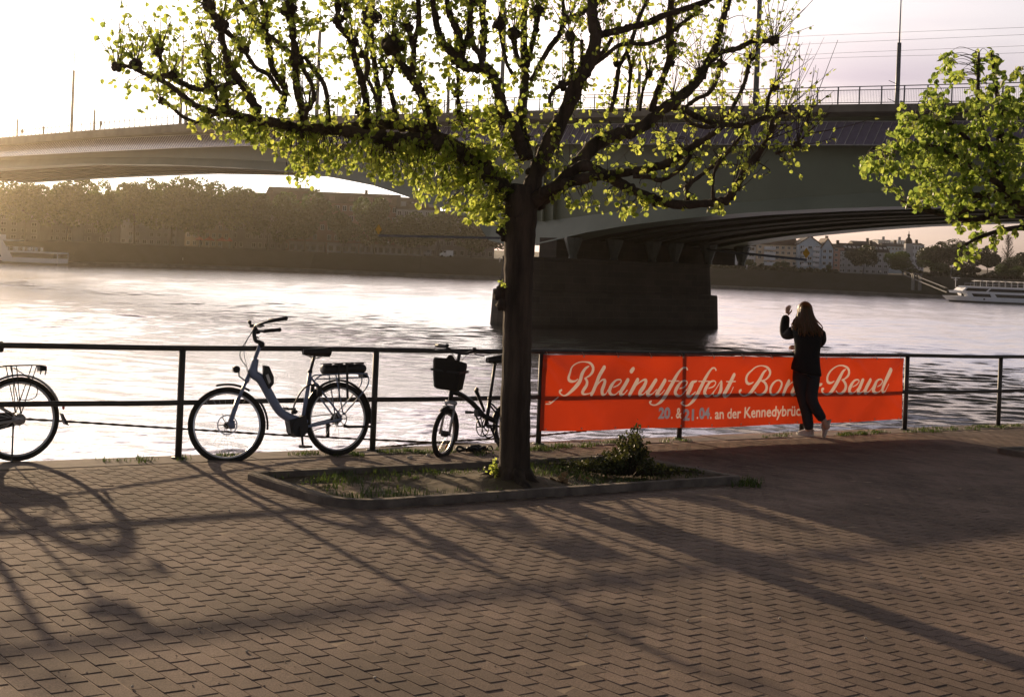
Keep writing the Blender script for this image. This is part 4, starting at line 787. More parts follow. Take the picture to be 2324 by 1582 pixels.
# --- the folding bicycle behind the trunk
def foldbike():
    o = thing('folding_bicycle', 'dark small-wheeled folding bicycle with a front bag, half hidden behind the trunk', 'bicycle')
    RW = 0.245; WB = 0.98; rh, fh = (0, 0, RW), (WB, 0, RW); ST = steer(0.86, 0.60, 72, 24)
    wheel(o, rh, RW, 0.024, gear=True, spokes=20); fw = wheel(o, fh, RW, 0.024, ST, spokes=20, rim=M_chr)
    mb = MB(); mb.ball((fh[0] - 0.04, 0.012, RW - 0.13), (0.022, 0.006, 0.026), 10, 6); mb.xf(ST).build('spoke_reflector', M_amb, fw, True)
    mb = MB(); mb.tube(spline([(0.87, 0, 0.64), (0.76, 0, 0.615), (0.62, 0, 0.545), (0.50, 0, 0.46), (0.40, 0, 0.38), (0.22, 0, 0.32)], 6), 0.026, 10)
    mb.tube([(0.875, 0, 0.70), (0.895, 0, 0.56)], 0.024, 10); mb.tube([(0.385, 0, 0.28), (0.31, 0, 0.55)], 0.021, 10)
    for y in (-1, 1): mb.tube([(0.36, 0.03 * y, 0.29), (0, 0.065 * y, RW)], 0.011, 6); mb.tube([(0.31, 0.02 * y, 0.50), (0, 0.065 * y, RW)], 0.009, 6)
    mb.build('frame', M_blk, o, True)
    mb = MB(); mb.tube([(0.53, 0.03, 0.66), (0.55, 0.03, 0.645), (0.43, 0.03, 0.43)], [0.022, 0.022, 0.013], 8); mb.build('pump', M_plas, o)
    mb = MB()
    for y in (-1, 1): mb.tube([(0.905, 0.045 * y, 0.535), (WB, 0.05 * y, RW)], 0.013, 7)
    mb.tube([(0.90, -0.06, 0.54), (0.90, 0.06, 0.54)], 0.02, 8); mb.box((0.935, 0, 0.50), (0.05, 0.11, 0.03)); mb.xf(ST).build('fork', M_sil, o, True)
    mb = MB(); mb.tube([(0.885, 0, 0.66), (0.80, 0, 1.02)], 0.017, 10); mb.box((0.87, 0, 0.69), (0.06, 0.05, 0.06)); mb.xf(ST).build('stem', M_blk, o)
    mb = MB(); mb.tube(spline([(0.73, 0.29, 1.055), (0.79, 0.16, 1.06), (0.80, 0.06, 1.02), (0.80, -0.06, 1.02), (0.79, -0.16, 1.06), (0.73, -0.29, 1.055)], 6), 0.012, 8); h = mb.xf(ST).build('handlebar', M_blk, o, True)
    for y in (-1, 1):
        mb = MB(); mb.tube([(0.765, 0.19 * y, 1.06), (0.725, 0.30 * y, 1.055)], 0.018, 8); mb.xf(ST).build('grip', M_plas, h, True)
        mb = MB(); mb.tube(spline([(0.79, 0.14 * y, 1.045), (0.84, 0.2 * y, 1.03), (0.80, 0.27 * y, 1.02)], 5), 0.006, 5); mb.ball((0.785, 0.15 * y, 1.075), (0.022, 0.022, 0.018)); mb.xf(ST).build('brake_lever', M_blk, h)
    mb = MB(); mb.tube(spline([(0.82, 0.1, 1.03), (0.92, 0.08, 0.93), (0.80, 0.05, 0.72), (0.78, 0.03, 0.62)], 6), 0.003, 4); mb.tube(spline([(0.82, -0.1, 1.03), (0.74, -0.02, 0.9), (0.78, 0.03, 0.7), (0.86, 0.03, 0.6)], 6), 0.003, 4); mb.xf(ST).build('brake_cable', M_blk, o)
    mb = MB(); k = 12; V = []
    for z, sx_, sy_, cx in ((0.675, 0.06, 0.115, 0.985), (0.69, 0.085, 0.135, 0.985), (0.80, 0.095, 0.15, 0.99), (0.93, 0.105, 0.16, 0.99), (0.955, 0.10, 0.155, 0.99), (0.93, 0.085, 0.14, 0.99)):
        for j in range(k):
            a = 2 * math.pi * j / k; V.append((cx + sx_ * math.copysign(abs(math.cos(a)) ** 0.5, math.cos(a)), sy_ * math.copysign(abs(math.sin(a)) ** 0.5, math.sin(a)), z + (0.03 * math.cos(a) if z > 0.9 else 0)))
    mb.add(V, [(i * k + j, i * k + (j + 1) % k, (i + 1) * k + (j + 1) % k, (i + 1) * k + j) for i in range(5) for j in range(k)] + [tuple(range(k))[::-1], tuple(range(60, 72))])
    mb.ball((1.05, 0.03, 0.96), (0.035, 0.05, 0.06), 8, 6); bag = mb.xf(ST).build('front_bag', mat('black bag fabric', (0.022, 0.02, 0.018), 0.85, bump=0.004, bs=60), o, False)
    mb = MB(); mb.box((0.985, 0.0, 0.86), (0.205, 0.312, 0.02)); mb.xf(ST).build('strap', M_plas, bag)
    mb = MB(); mb.tube([(0.325, 0, 0.50), (0.225, 0, 0.90)], 0.0165, 10); mb.tube([(0.318, 0, 0.53), (0.31, 0, 0.56)], 0.026, 10); mb.box((0.345, 0.03, 0.55), (0.05, 0.02, 0.02)); mb.build('seat_post', M_blk, o, True)
    saddle(o, 0.215, 0.935, 0.26, M_plas); crank(o, (0.385, 0.275), -118, 1, 0.16); crank(o, (0.385, 0.275), 62, -1, 0.16); chainring(o, (0.385, 0.275), 0.095, -0.045, (0, RW), 0.035)
    mb = MB(); mb.torus((0.385, 0.05, 0.275), 0.105, 0.007, n=32, m=6); mb.build('chain_guard', M_plas, o)
    mb = MB(); mb.box((0.52, 0.02, 0.42), (0.05, 0.06, 0.07)); mb.tube([(0.52, 0.05, 0.44), (0.50, 0.06, 0.30)], 0.006, 5); mb.build('hinge', M_blk, o)
    fender(o, rh, RW + 0.02, 20, 170, M_plas); fender(o, fh, RW + 0.02, 60, 200, M_plas, ST)
    mb = MB(); mb.tube([(0.34, 0.04, 0.25), (0.28, 0.13, 0.01)], 0.009, 6); mb.build('kickstand', M_blk, o)
    return o
fb_ = foldbike()
pf = on_ground(1001, 1036); a6 = R(6); place_bike(fb_, pf + 0.93 * (UD * math.cos(a6) + VD * math.sin(a6)), 4, 6)
for ch in fb_.children:            # shorten the folded frame: the front end sits 10 cm further back
    nm = ch.name.split('.')[0]; front = nm in ('fork', 'stem', 'handlebar', 'brake_cable', 'front_bag') or (nm in ('wheel', 'mudguard') and max(v.co[0] for v in ch.data.vertices) > 0.9)
    for o_ in [ch] + list(ch.children):
        if nm in ('wheel', 'mudguard') and not front: continue
        for v in o_.data.vertices: v.co[0] = v.co[0] - 0.10 if front else (v.co[0] * 0.888 if v.co[0] > 0 else v.co[0])
fb_.location[2] = gz(Vector(fb_.location).dot(Vector(UD)))
# --- chain lock lying on the ground
mb = MB(); c0 = on_ground(1075, 1026); pts = []
for i in range(60):
    a = i * 0.42; pts.append(c0 + UD * (0.14 * math.sin(a * 0.5 + 1) + 0.002 * i - 0.06) + VD * 0.06 * math.cos(a * 0.83) + np.array([0, 0, 0.035 + 0.02 * math.sin(a * 1.7)]))
mb.tube(spline(pts, 3), 0.013, 7); mb.ball(c0 + (0, 0, 0.04), (0.07, 0.04, 0.035), 8, 6, 0.2); mb.torus(c0 + UD * 0.2 + np.array([0, 0, 0.03]), 0.025, 0.006, n=16, m=6)
tag(mb.build('chain_lock', M_plas, None, True), 'coiled black chain lock lying on the paving behind the folding bicycle wheel', 'lock')
# --- the silver city bicycle cut by the left edge
def citybike():
    o = thing('city_bicycle', 'silver city bicycle at the left edge, only its rear half in the photo', 'bicycle')
    RW = 0.355; WB = 1.12; rh, fh = (0, 0, RW), (WB, 0, RW); ST = steer(0.92, 0.72, 68, -12)
    wheel(o, rh, RW, 0.022, spokes=36); wheel(o, fh, RW, 0.022, ST, spokes=36)
    mb = MB(); mb.tube([(0.90, 0, 0.88), (0.935, 0, 0.74)], 0.02, 10); mb.tube(spline([(0.915, 0, 0.80), (0.75, 0, 0.60), (0.55, 0, 0.40), (0.43, 0, 0.31)], 6), 0.019, 10); mb.tube(spline([(0.90, 0, 0.86), (0.72, 0, 0.68), (0.50, 0, 0.52), (0.365, 0, 0.48)], 6), 0.016, 10)
    mb.tube([(0.43, 0, 0.31), (0.30, 0, 0.82)], 0.017, 10)
    for y in (-1, 1): mb.tube([(0.36, 0.02 * y, 0.60), (0, 0.07 * y, RW + 0.01)], 0.008, 6); mb.tube([(0.43, 0.03 * y, 0.30), (0, 0.07 * y, RW)], 0.010, 6)
    mb.build('frame', M_sil, o, True)
    mb = MB()
    for y in (-1, 1): mb.tube(spline([(0.945, 0.05 * y, 0.735), (1.03, 0.052 * y, 0.52), (WB, 0.055 * y, RW)], 6), 0.012, 7)
    mb.tube([(0.945, -0.06, 0.735), (0.945, 0.06, 0.735)], 0.018, 8); mb.xf(ST).build('fork', M_sil, o, True)
    mb = MB(); mb.tube([(0.90, 0, 0.88), (0.875, 0, 1.02), (0.93, 0, 1.04)], 0.014, 8); mb.xf(ST).build('stem', M_chr, o)
    mb = MB(); mb.tube(spline([(0.66, 0.29, 1.05), (0.80, 0.27, 1.07), (0.93, 0.1, 1.045), (0.93, -0.1, 1.045), (0.80, -0.27, 1.07), (0.66, -0.29, 1.05)], 6), 0.0115, 8); h = mb.xf(ST).build('handlebar', M_chr, o, True)
    for y in (-1, 1): mb = MB(); mb.tube([(0.77, 0.274 * y, 1.068), (0.65, 0.29 * y, 1.05)], 0.017, 8); mb.xf(ST).build('grip', M_plas, h, True)
    fender(o, rh, RW + 0.02, -12, 165, M_sil); mb = MB(); mb.prism([(-RW - 0.012, -0.03, RW + 0.03), (-RW - 0.022, -0.03, RW + 0.03), (-RW - 0.075, -0.03, RW - 0.075), (-RW - 0.04, -0.03, RW - 0.06)], (0, 0.06, 0)); 
    mb.v = [v * (1, 1, 1) for v in mb.v]; mb.build('mud_flap', M_plas, o)
    fender(o, fh, RW + 0.02, 40, 185, M_sil, ST)
    mb = MB(); mb.ball((-RW - 0.035, 0, RW + 0.08), (0.012, 0.02, 0.02), 8, 6); mb.build('tail_reflector', M_red, o)
    mb = MB()
    for y in (-0.06, 0.06):
        mb.tube(spline([(0.27, y * 0.5, 0.77), (0.15, y, 0.80), (-0.1, y, 0.805), (-0.20, y, 0.795), (-0.22, y, 0.77), (-0.21, y, 0.72)], 6), 0.006, 6)
        for x in (0.08, 0.03, -0.14): mb.tube([(x, y, 0.80), (-0.005 + 0.02 * x, y * 1.15, RW + 0.05)], 0.005, 5)
    for x in (0.13, 0.03, -0.07, -0.17): mb.tube([(x, -0.06, 0.803), (x, 0.06, 0.803)], 0.005, 5)
    mb.tube(spline([(0.06, 0.075, 0.79), (-0.11, 0.09, 0.66), (-0.13, 0.09, 0.56), (-0.08, 0.085, 0.52), (0.02, 0.085, 0.52)], 6), 0.0045, 5)
    mb.build('luggage_rack', M_blk, o, True)
    mb = MB(); mb.box((-0.20, 0, 0.775), (0.05, 0.08, 0.045)); tl = mb.build('tail_light', M_plas, o); mb = MB(); mb.box((-0.23, 0, 0.775), (0.012, 0.07, 0.035)); mb.build('lens', M_red, tl)
    mb = MB(); mb.tube([(0.0, 0.02, RW), (0.0, 0.075, RW)], [0.055, 0.045], 16); mb.build('hub_gear', M_sil, o, True)
    mb = MB(); mb.prism([(0.52, -0.075, 0.24), (0.55, -0.075, 0.33), (0.46, -0.075, 0.42), (0.0, -0.075, 0.41), (-0.05, -0.075, 0.35), (0.0, -0.075, 0.30), (0.43, -0.075, 0.20)], (0, 0.03, 0)); mb.build('chain_guard', M_blk, o)
    mb = MB(); mb.tube([(0.305, 0, 0.80), (0.275, 0, 0.93)], 0.0135, 10); mb.build('seat_post', M_chr, o); saddle(o, 0.265, 0.955, 0.26, M_plas)
    mb = MB(); mb.prism([(0.20, 0.05, 0.52), (0.36, 0.05, 0.50), (0.36, 0.05, 0.44), (0.20, 0.05, 0.45)], (0, 0.03, 0)); mb.build('frame_lock', M_plas, o)
    crank(o, (0.43, 0.31), -30, 1); crank(o, (0.43, 0.31), 150, -1)
    mb = MB(); mb.tube([(0.06, 0.07, 0.32), (0.10, 0.16, 0.01)], 0.008, 6); mb.build('kickstand', M_blk, o)
    return o
cb = citybike(); place_bike(cb, on_ground(40, 1047), 4)
# ================================================================== THE PERSON   drawn in her own plane: x to the right of the picture, z up, y away from us
def skinned(name, verts, edges, rad, m, parent, sub=2, flat=None):
    me = bpy.data.meshes.new(name); me.from_pydata([tuple(v) for v in verts], edges, []); o = bpy.data.objects.new(name, me); COL.objects.link(o)
    sk = o.modifiers.new('skin', 'SKIN'); sk.use_smooth_shade = True
    ss = o.modifiers.new('sub', 'SUBSURF'); ss.levels = sub; ss.render_levels = sub
    for i, r in enumerate(rad):
        s_ = me.skin_vertices[0].data[i]; s_.radius = (r, r) if np.isscalar(r) else r; s_.use_root = (i == 0)
    bpy.context.view_layer.update()
    nm = bpy.data.meshes.new_from_object(o.evaluated_get(bpy.context.evaluated_depsgraph_get())); o.modifiers.clear(); o.data = nm; bpy.data.meshes.remove(me)
    nm.name = name; nm.materials.clear(); nm.materials.append(m); nm.polygons.foreach_set('use_smooth', [True] * len(nm.polygons)); o.parent = parent; return o
M_skin = mat('skin', (0.50, 0.30, 0.22), 0.5, var=0.05); M_coat = mat('dark wool coat', (0.016, 0.014, 0.014), 0.9, bump=0.004, bs=60); M_trou = mat('dark trousers', (0.026, 0.026, 0.03), 0.85, bump=0.003, bs=30)
M_shoe = mat('pale canvas shoe', (0.42, 0.37, 0.34), 0.8); M_sole = mat('shoe sole', (0.55, 0.52, 0.48), 0.7)
M_hair = leaf_mat('light brown hair', (0.12, 0.065, 0.026), (0.62, 0.34, 0.10), 0.30, 0.2)
Z_ = lambda x, y, d=0.0: ((x - 620) / 770 * 0.955, d, (1440 - y) / 770 * 0.955)
per = thing('person', 'person with long light brown hair in a dark coat leaning on the railing', 'person')
pf_ = on_ground(1834, 991); per.location = pf_ + np.array([0, 0.05, 0]); per.rotation_euler = (0, 0, -math.atan2(pf_[0], pf_[1]))
body_v = [Z_(585, 820, .02), Z_(585, 600, .05), Z_(585, 420, .06), Z_(562, 330, .07), Z_(552, 250, .10), Z_(547, 165, .11),
          Z_(455, 395, .07), Z_(365, 480, .16), Z_(362, 300, .20), Z_(372, 255, .21),
          Z_(700, 400, .05), Z_(728, 500, .14), Z_(600, 590, .30), Z_(500, 590, .33),
          Z_(540, 860, .0), Z_(572, 1090, .02), Z_(632, 1350, .0), Z_(630, 1400, .02), Z_(645, 860, .02), Z_(640, 1085, -.02), Z_(785, 1290, -.03), Z_(815, 1360, -.02)]
body_e = [(0, 1), (1, 2), (2, 3), (3, 4), (4, 5), (2, 6), (6, 7), (7, 8), (8, 9), (2, 10), (10, 11), (11, 12), (12, 13), (0, 14), (14, 15), (15, 16), (16, 17), (0, 18), (18, 19), (19, 20), (20, 21)]
body_r = [.13, .12, .13, .052, .075, .085, .055, .042, .033, .028, .055, .042, .033, .028, .078, .055, .04, .045, .078, .055, .04, .045]
body = skinned('body', body_v, body_e, body_r, M_skin, per)
# hand raised at the left: palm with four fingers and a thumb, joined to the body mesh
def hand(base, up, out, nrm, s=1.0):
    base, up, out, nrm = map(np.array, (base, up, out, nrm)); vs, es, rs = [base, base + up * 0.055 * s], [(0, 1)], [.022 * s, .030 * s]
    for i, (o_, L) in enumerate(((-0.026, .065), (-0.009, .075), (0.009, .07), (0.026, .055))):
        a = base + up * 0.07 * s + out * o_ * s; k = len(vs); vs += [a, a + up * L * .45 * s + nrm * .004, a + up * L * .75 * s + nrm * .02 * s, a + up * L * .95 * s + nrm * .038 * s]; es += [(1, k), (k, k + 1), (k + 1, k + 2), (k + 2, k + 3)]; rs += [.0105 * s, .009 * s, .0085 * s, .0075 * s]
    k = len(vs); vs += [base + up * .03 * s + out * -.034 * s, base + up * .06 * s + out * -.05 * s + nrm * .012, base + up * .085 * s + out * -.045 * s + nrm * .028]; es += [(0, k), (k, k + 1), (k + 1, k + 2)]; rs += [.013 * s, .0105 * s, .009 * s]
    return vs, es, rs
hv = hand(Z_(372, 262, .21), unit((0.12, 0.05, 1)), unit((-0.9, 0.3, 0.1)), unit((0.4, 0.9, 0)), 0.9); h1 = skinned('hand', *hv, M_skin, per)
hv = hand(Z_(500, 590, .33), unit((-1, 0.2, 0.05)), unit((0, 0.4, 0.9)), unit((0, 0.9, -0.4)), 0.9); h2 = skinned('hand', *hv, M_skin, per)
def join(objs):
    a = objs[0]; V = []; Fc = []; n = 0
    for o in objs:
        V += [tuple(v.co) for v in o.data.vertices]; Fc += [tuple(i + n for i in p.vertices) for p in o.data.polygons]; n = len(V)
    me = bpy.data.meshes.new(a.name); me.from_pydata(V, [], Fc); me.materials.append(a.data.materials[0]); me.polygons.foreach_set('use_smooth', [True] * len(me.polygons)); a.data = me
    for o in objs[1:]: bpy.data.objects.remove(o)
    return a
nose = MB(); nose.ball(Z_(535, 200, .20), (0.014, 0.02, 0.022)); no_ = nose.build('nose', M_skin, per); ear = MB(); ear.ball(Z_(492, 205, .10), (0.012, 0.02, 0.03)); ea_ = ear.build('ear', M_skin, per)
join([body, h1, h2, no_, ea_])
# coat: torso shell with a flared hem plus sleeves
mb = MB(); k = 20; V = []
rows_ = [(330, 512, 612, .04, .06), (352, 460, 668, .085, .06), (385, 424, 716, .115, .06), (440, 440, 728, .13, .06), (520, 456, 722, .125, .06), (600, 462, 712, .12, .05), (680, 452, 712, .125, .04), (750, 434, 722, .135, .03), (790, 431, 732, .142, .03), (815, 430, 735, .143, .03), (820, 440, 725, .13, .03)]
for y, x0, x1, d, cd in rows_:
    for j in range(k):
        a = 2 * math.pi * j / k; xx = (x0 + x1) / 2 + (x1 - x0) / 2 * math.copysign(abs(math.cos(a)) ** 0.75, math.cos(a)); p = Z_(xx, y + (0 if y < 700 else 34 * math.cos(a) * (y - 700) / 145 + 5 * math.sin(a * 3)), cd + d * math.copysign(abs(math.sin(a)) ** 0.8, math.sin(a)))
        V.append(p)
mb.add(V, [(i * k + j, i * k + (j + 1) % k, (i + 1) * k + (j + 1) % k, (i + 1) * k + j) for i in range(len(rows_) - 1) for j in range(k)] + [tuple(range(k))[::-1]])
coat = mb.build('coat', M_coat, per, True)
sl = skinned('sleeve', [Z_(462, 405, .07), Z_(420, 440, .10), Z_(368, 470, .16), Z_(352, 420, .18), Z_(356, 335, .20), Z_(366, 255, .21)], [(0, 1), (1, 2), (2, 3), (3, 4), (4, 5)], [.088, .082, .072, .066, .06, .054], M_coat, coat)
sl = skinned('sleeve', [Z_(692, 405, .05), Z_(714, 450, .09), Z_(728, 505, .13), Z_(660, 560, .24), Z_(540, 592, .31)], [(0, 1), (1, 2), (2, 3), (3, 4)], [.084, .072, .064, .057, .05], M_coat, coat)
tr = skinned('trousers', [Z_(588, 735, .02), Z_(530, 870, .01), Z_(548, 980, .02), Z_(578, 1100, .02), Z_(610, 1230, .01), Z_(636, 1385, .0), Z_(645, 870, .02), Z_(640, 980, .0), Z_(640, 1085, -.03), Z_(705, 1180, -.04), Z_(770, 1275, -.03)],
    [(0, 1), (1, 2), (2, 3), (3, 4), (4, 5), (0, 6), (6, 7), (7, 8), (8, 9), (9, 10)], [.125, .118, .100, .084, .074, .066, .112, .096, .082, .072, .060], M_trou, per)
def shoe(heel, toe, up, name='shoe'):
    heel, toe, up = map(np.array, (heel, toe, up)); ax = toe - heel; L = np.linalg.norm(ax); ax = ax / L; side = np.cross(ax, up); mb = MB(); ms = MB(); V = []; Vs = []
    for t, w, h in ((0, .028, .075), (.12, .034, .085), (.3, .036, .085), (.5, .042, .062), (.72, .046, .045), (.9, .036, .034), (1.0, .014, .022)):
        for j in range(8): a = math.pi * j / 7; V.append(heel + ax * L * t + side * w * math.cos(a) + up * (0.018 + h * math.sin(a) ** 0.7))
        for s_, z in ((-1, 0), (1, 0), (1, .022), (-1, .022)): Vs.append(heel + ax * L * t + side * s_ * (w + .005) + up * z)
    mb.add(V, [(i * 8 + j, i * 8 + j + 1, (i + 1) * 8 + j + 1, (i + 1) * 8 + j) for i in range(6) for j in range(7)] + [tuple(range(8)), tuple(range(48, 56))[::-1]])
    ms.add(Vs, [(i * 4 + j, i * 4 + (j + 1) % 4, (i + 1) * 4 + (j + 1) % 4, (i + 1) * 4 + j) for i in range(6) for j in range(4)] + [(0, 1, 2, 3), (24, 27, 26, 25)])
    s_ = mb.build(name, M_shoe, per, True); ms.build('sole', M_sole, s_)
shoe(Z_(672, 1438, 0), Z_(525, 1440, .10), (0, 0, 1)); shoe(Z_(842, 1262, -.03), Z_(795, 1440, .02), unit((-0.9, 0.25, -0.2)))
# hair: a cap and long locks falling over the back and right shoulder
mb = MB(); mb.ball(Z_(548, 205, .085), (0.098, 0.108, 0.115), 16, 12)
for i in range(150):
    a = random.uniform(0, 1); side_ = random.uniform(-1, 1); x0 = 548 + 62 * side_; y0 = 190 + 60 * random.random() - 40 * (1 - side_ ** 2)
    xe = 440 + 285 * (0.5 + 0.5 * side_) + random.uniform(-18, 18); ye = 385 + 75 * a - (40 if side_ < -0.5 else 0); d0 = 0.085 - 0.1 * math.sqrt(max(0, 1 - side_ ** 2)); de = -0.08 + 0.05 * abs(side_) + random.uniform(-.015, .01)
    mb.tube(spline([Z_(x0, y0, d0), Z_((x0 * .65 + xe * .35) + random.uniform(-10, 10), (y0 + ye) / 2 - 18, (d0 + de) / 2 - .012), Z_(xe * .9 + x0 * .1 + random.uniform(-12, 12), ye - 45, de), Z_(xe + random.uniform(-12, 12), ye, de + .005)], 4), np.linspace(0.016, 0.003, 13), 5)
mb.build('hair', M_hair, per, True)
# ================================================================== THE POLLARDED TREE
M_bark = mat('lime bark', (0.085, 0.062, 0.045), 0.92, var=0.4, vs=9, bump=0.03, bs=30, stretch=(1, 1, 0.13))
M_twig = mat('young twig', (0.075, 0.05, 0.035), 0.8, var=0.2)
M_leaf = leaf_mat('spring lime leaf', (0.09, 0.12, 0.03), (0.53, 0.63, 0.12), 0.70)
def Q(src, pts):
    ox, oy, k = {'A': (195, 0, .23006), 'B': (585, 0, .23006), 'C': (975, 0, .23006), 'D': (1365, 0, .2630), 'E': (780, 227.5, .40625), 'F': (1170, 227.5, .4442), 'P': (0, 0, 1), 'G': (1885, 65, .3493)}[src]
    return [(ox + x * k, oy + y * k) for x, y in pts]
LIMBS = [  # picture tracing of each limb: region, points, radius at start and end in measuring pixels
('P', [(1180, 470), (1120, 405), (1068, 360), (1032, 335), (1000, 322), (940, 318), (880, 321), (842, 311), (780, 297)], 27, 18),
('P', [(1010, 324), (975, 300), (925, 285), (855, 284), (790, 290), (725, 294)], 17, 15),
('P', [(790, 296), (723, 293), (676, 292), (631, 280), (585, 276), (540, 262), (513, 254), (500, 245)], 17, 11),
('A', [(1380,1110),(1230,1150),(1150,1200),(1060,1200),(950,1150),(880,1090),(800,1020),(745,1000)], 5.5, 5),
('A', [(1330,1110),(1200,1090),(1060,1030),(960,950),(850,860),(740,790),(600,740),(480,680),(380,650),(260,650)], 9, 5),
('A', [(1330,1090),(1290,960),(1250,890),(1240,860)], 5, 5),
('A', [(1500,810),(1380,840),(1280,880),(1180,890),(1080,880),(980,840),(880,790),(800,750),(700,760)], 8, 7),
('A', [(1690,1120),(1640,1000),(1570,880),(1500,780),(1440,710),(1400,620),(1370,500),(1340,380),(1330,260),(1260,150),(1200,50),(1150,-60)], 13, 8),
('A', [(1340,280),(1420,350),(1480,410),(1560,490),(1600,560),(1650,640),(1700,690),(1800,740),(1880,860),(1930,930)], 7, 6),
('A', [(1230,880),(1220,760),(1210,640),(1190,520)], 7, 8), ('A', [(860,770),(790,720),(750,640),(730,560),(720,510)], 6, 6), ('A', [(1390,1080),(1390,960),(1395,850)], 6, 5),
('A', [(1890,1150),(1950,1010),(1960,870),(1880,760),(1830,650),(1810,500),(1780,350),(1760,280),(1680,220),(1600,130),(1530,20),(1500,-60)], 10, 7), ('A', [(1765,280),(1780,150),(1740,50),(1700,-60)], 7, 6),
('B', [(430,1240),(440,1100),(390,900),(370,700),(380,560),(350,400),(340,280),(310,180),(300,80),(320,-60)], 12, 10), ('B', [(380,560),(270,480),(150,380),(90,330)], 6, 5),
('B', [(400,580),(480,740),(540,850),(550,980),(500,1060),(470,1160)], 6, 7), ('B', [(460,560),(540,680),(640,810),(680,940),(690,1060),(700,1200)], 6, 7),
('B', [(1080,1240),(1070,1050),(1050,900),(1010,740),(960,600),(930,450),(880,350),(800,260),(790,150),(780,0),(775,-80)], 10, 8), ('B', [(800,200),(870,170),(850,60),(830,-60)], 6, 5), ('B', [(1060,800),(1085,640),(1050,540)], 7, 7), ('B', [(1090,790),(1140,900),(1170,1000),(1190,1150)], 5, 6),
('B', [(1190,1170),(1200,950),(1170,780),(1150,620),(1130,480),(1120,330),(1095,250),(1100,150)], 8, 9), ('B', [(1380,1250),(1350,1080),(1310,900),(1260,790),(1260,700),(1240,650)], 7, 6), ('B', [(1290,780),(1330,690),(1320,640)], 5, 5),
('B', [(1740,1300),(1650,1050),(1600,900),(1520,780),(1450,680),(1400,580),(1340,480),(1325,420)], 12, 12), ('B', [(1520,760),(1540,560),(1540,420),(1580,280),(1590,130),(1580,-60)], 8, 7), ('B', [(1530,480),(1500,380),(1485,290)], 6, 7),
('C', [(930,1580),(850,1300),(720,1100),(690,950),(640,800),(560,680),(440,670),(340,660),(270,600),(200,500),(120,420),(80,300),(60,200),(40,50),(20,-60)], 18, 8),
('C', [(300,590),(290,400),(270,300),(210,180),(180,50),(160,-60)], 12, 8), ('C', [(320,500),(390,330),(400,200),(410,80),(420,-60)], 8, 7), ('C', [(520,670),(500,560),(440,460),(400,330)], 8, 6), ('C', [(520,600),(525,450),(540,300),(520,150),(530,-60)], 10, 9),
('C', [(280,1180),(285,1050),(275,900),(290,700)], 6, 4),
('C', [(980,1560),(900,1200),(930,900),(940,700),(930,550),(930,350),(930,200),(940,60),(935,-60)], 14, 8), ('C', [(960,660),(1000,480),(1040,320),(1060,200),(1055,140)], 8, 9), ('C', [(900,660),(850,520),(830,400),(825,360)], 7, 8),
('C', [(860,800),(770,650),(730,500),(700,330),(690,270)], 5, 6), ('C', [(1000,800),(1090,640),(1180,480),(1280,350),(1330,220),(1420,170),(1500,130),(1560,80),(1650,30),(1750,-30)], 7, 10), ('C', [(1330,230),(1320,100),(1310,-60)], 6, 5),
('P', [(1190, 480), (1215, 400), (1250, 320), (1290, 240), (1312, 185), (1340, 140), (1352, 85), (1345, 40), (1343, -30)], 27, 14),
('C', [(1640,350),(1760,330),(1900,300),(2000,270),(2170,225),(2290,165),(2500,100),(2720,20),(2830,-40)], 11, 8), ('C', [(1630,600),(1750,470),(1800,370)], 6, 5), ('D', [(-60,560),(40,480),(140,400),(240,380),(400,380),(560,310),(680,220),(780,140),(870,90)], 6, 6),
('C', [(1430,900),(1400,640),(1400,420),(1390,370)], 7, 8), ('C', [(1470,820),(1500,600),(1500,400)], 6, 5), ('C', [(1400,820),(1290,850),(1200,930),(1180,1040)], 7, 5),
('P', [(1195, 480), (1298, 525), (1297, 525)], 1, 1),
('P', [(1187, 470), (1255, 435), (1310, 375), (1355, 325), (1405, 305), (1457, 288), (1497, 254), (1533, 228), (1565, 203), (1586, 179), (1602, 150), (1617, 124), (1631, 82), (1644, 34), (1662, -20)], 24, 9),
('D', [(950,530),(1050,450),(1180,420),(1300,360),(1400,360),(1490,350)], 8, 8), ('D', [(1020,570),(990,700),(920,810),(830,850),(760,900),(690,960)], 7, 6),
('D', [(680,950),(760,1060),(900,1100),(1000,1085)], 7, 6), ('D', [(690,930),(800,1000),(950,1060),(1100,1080),(1200,1090),(1300,1060),(1400,1020),(1530,980),(1595,945)], 10, 7),
('P', [(1185, 475), (1230, 440), (1281, 418), (1348, 401), (1392, 396), (1454, 387), (1507, 374), (1547, 352), (1570, 334), (1614, 307), (1641, 285)], 17, 7),
('P', [(1188, 480), (1240, 440), (1317, 379), (1370, 396), (1410, 418), (1445, 436), (1490, 454), (1538, 465), (1592, 463), (1636, 458), (1658, 445), (1676, 414), (1694, 378), (1716, 361), (1738, 321), (1760, 285)], 17, 6),
('F', [(880,520),(880,440),(940,390),(1020,330),(1080,270),(1150,190),(1200,130)], 7, 6), ('F', [(1010,510),(1010,390),(1050,300)], 5, 4), ('F', [(600,390),(690,395),(740,410),(820,370),(880,310),(900,260)], 6, 5),
('D', [(80,960),(120,800),(140,650),(160,560),(230,440),(270,330),(300,220),(350,100),(400,0)], 7, 6), ('D', [(215,960),(240,760),(250,600),(230,480)], 5, 5), ('D', [(430,960),(500,750),(560,600),(590,480),(580,330),(590,180),(600,40),(610,-60)], 10, 9),
('D', [(330,960),(360,770),(400,650)], 5, 5), ('D', [(1090,1000),(1180,840),(1240,700),(1270,560),(1290,490)], 6, 7), ('D', [(1420,980),(1450,820),(1490,750)], 5, 5), ('D', [(1250,1430),(1400,1240),(1450,1130),(1480,1020)], 5, 5), ('D', [(1500,1330),(1600,1290),(1690,1250)], 4, 4)]
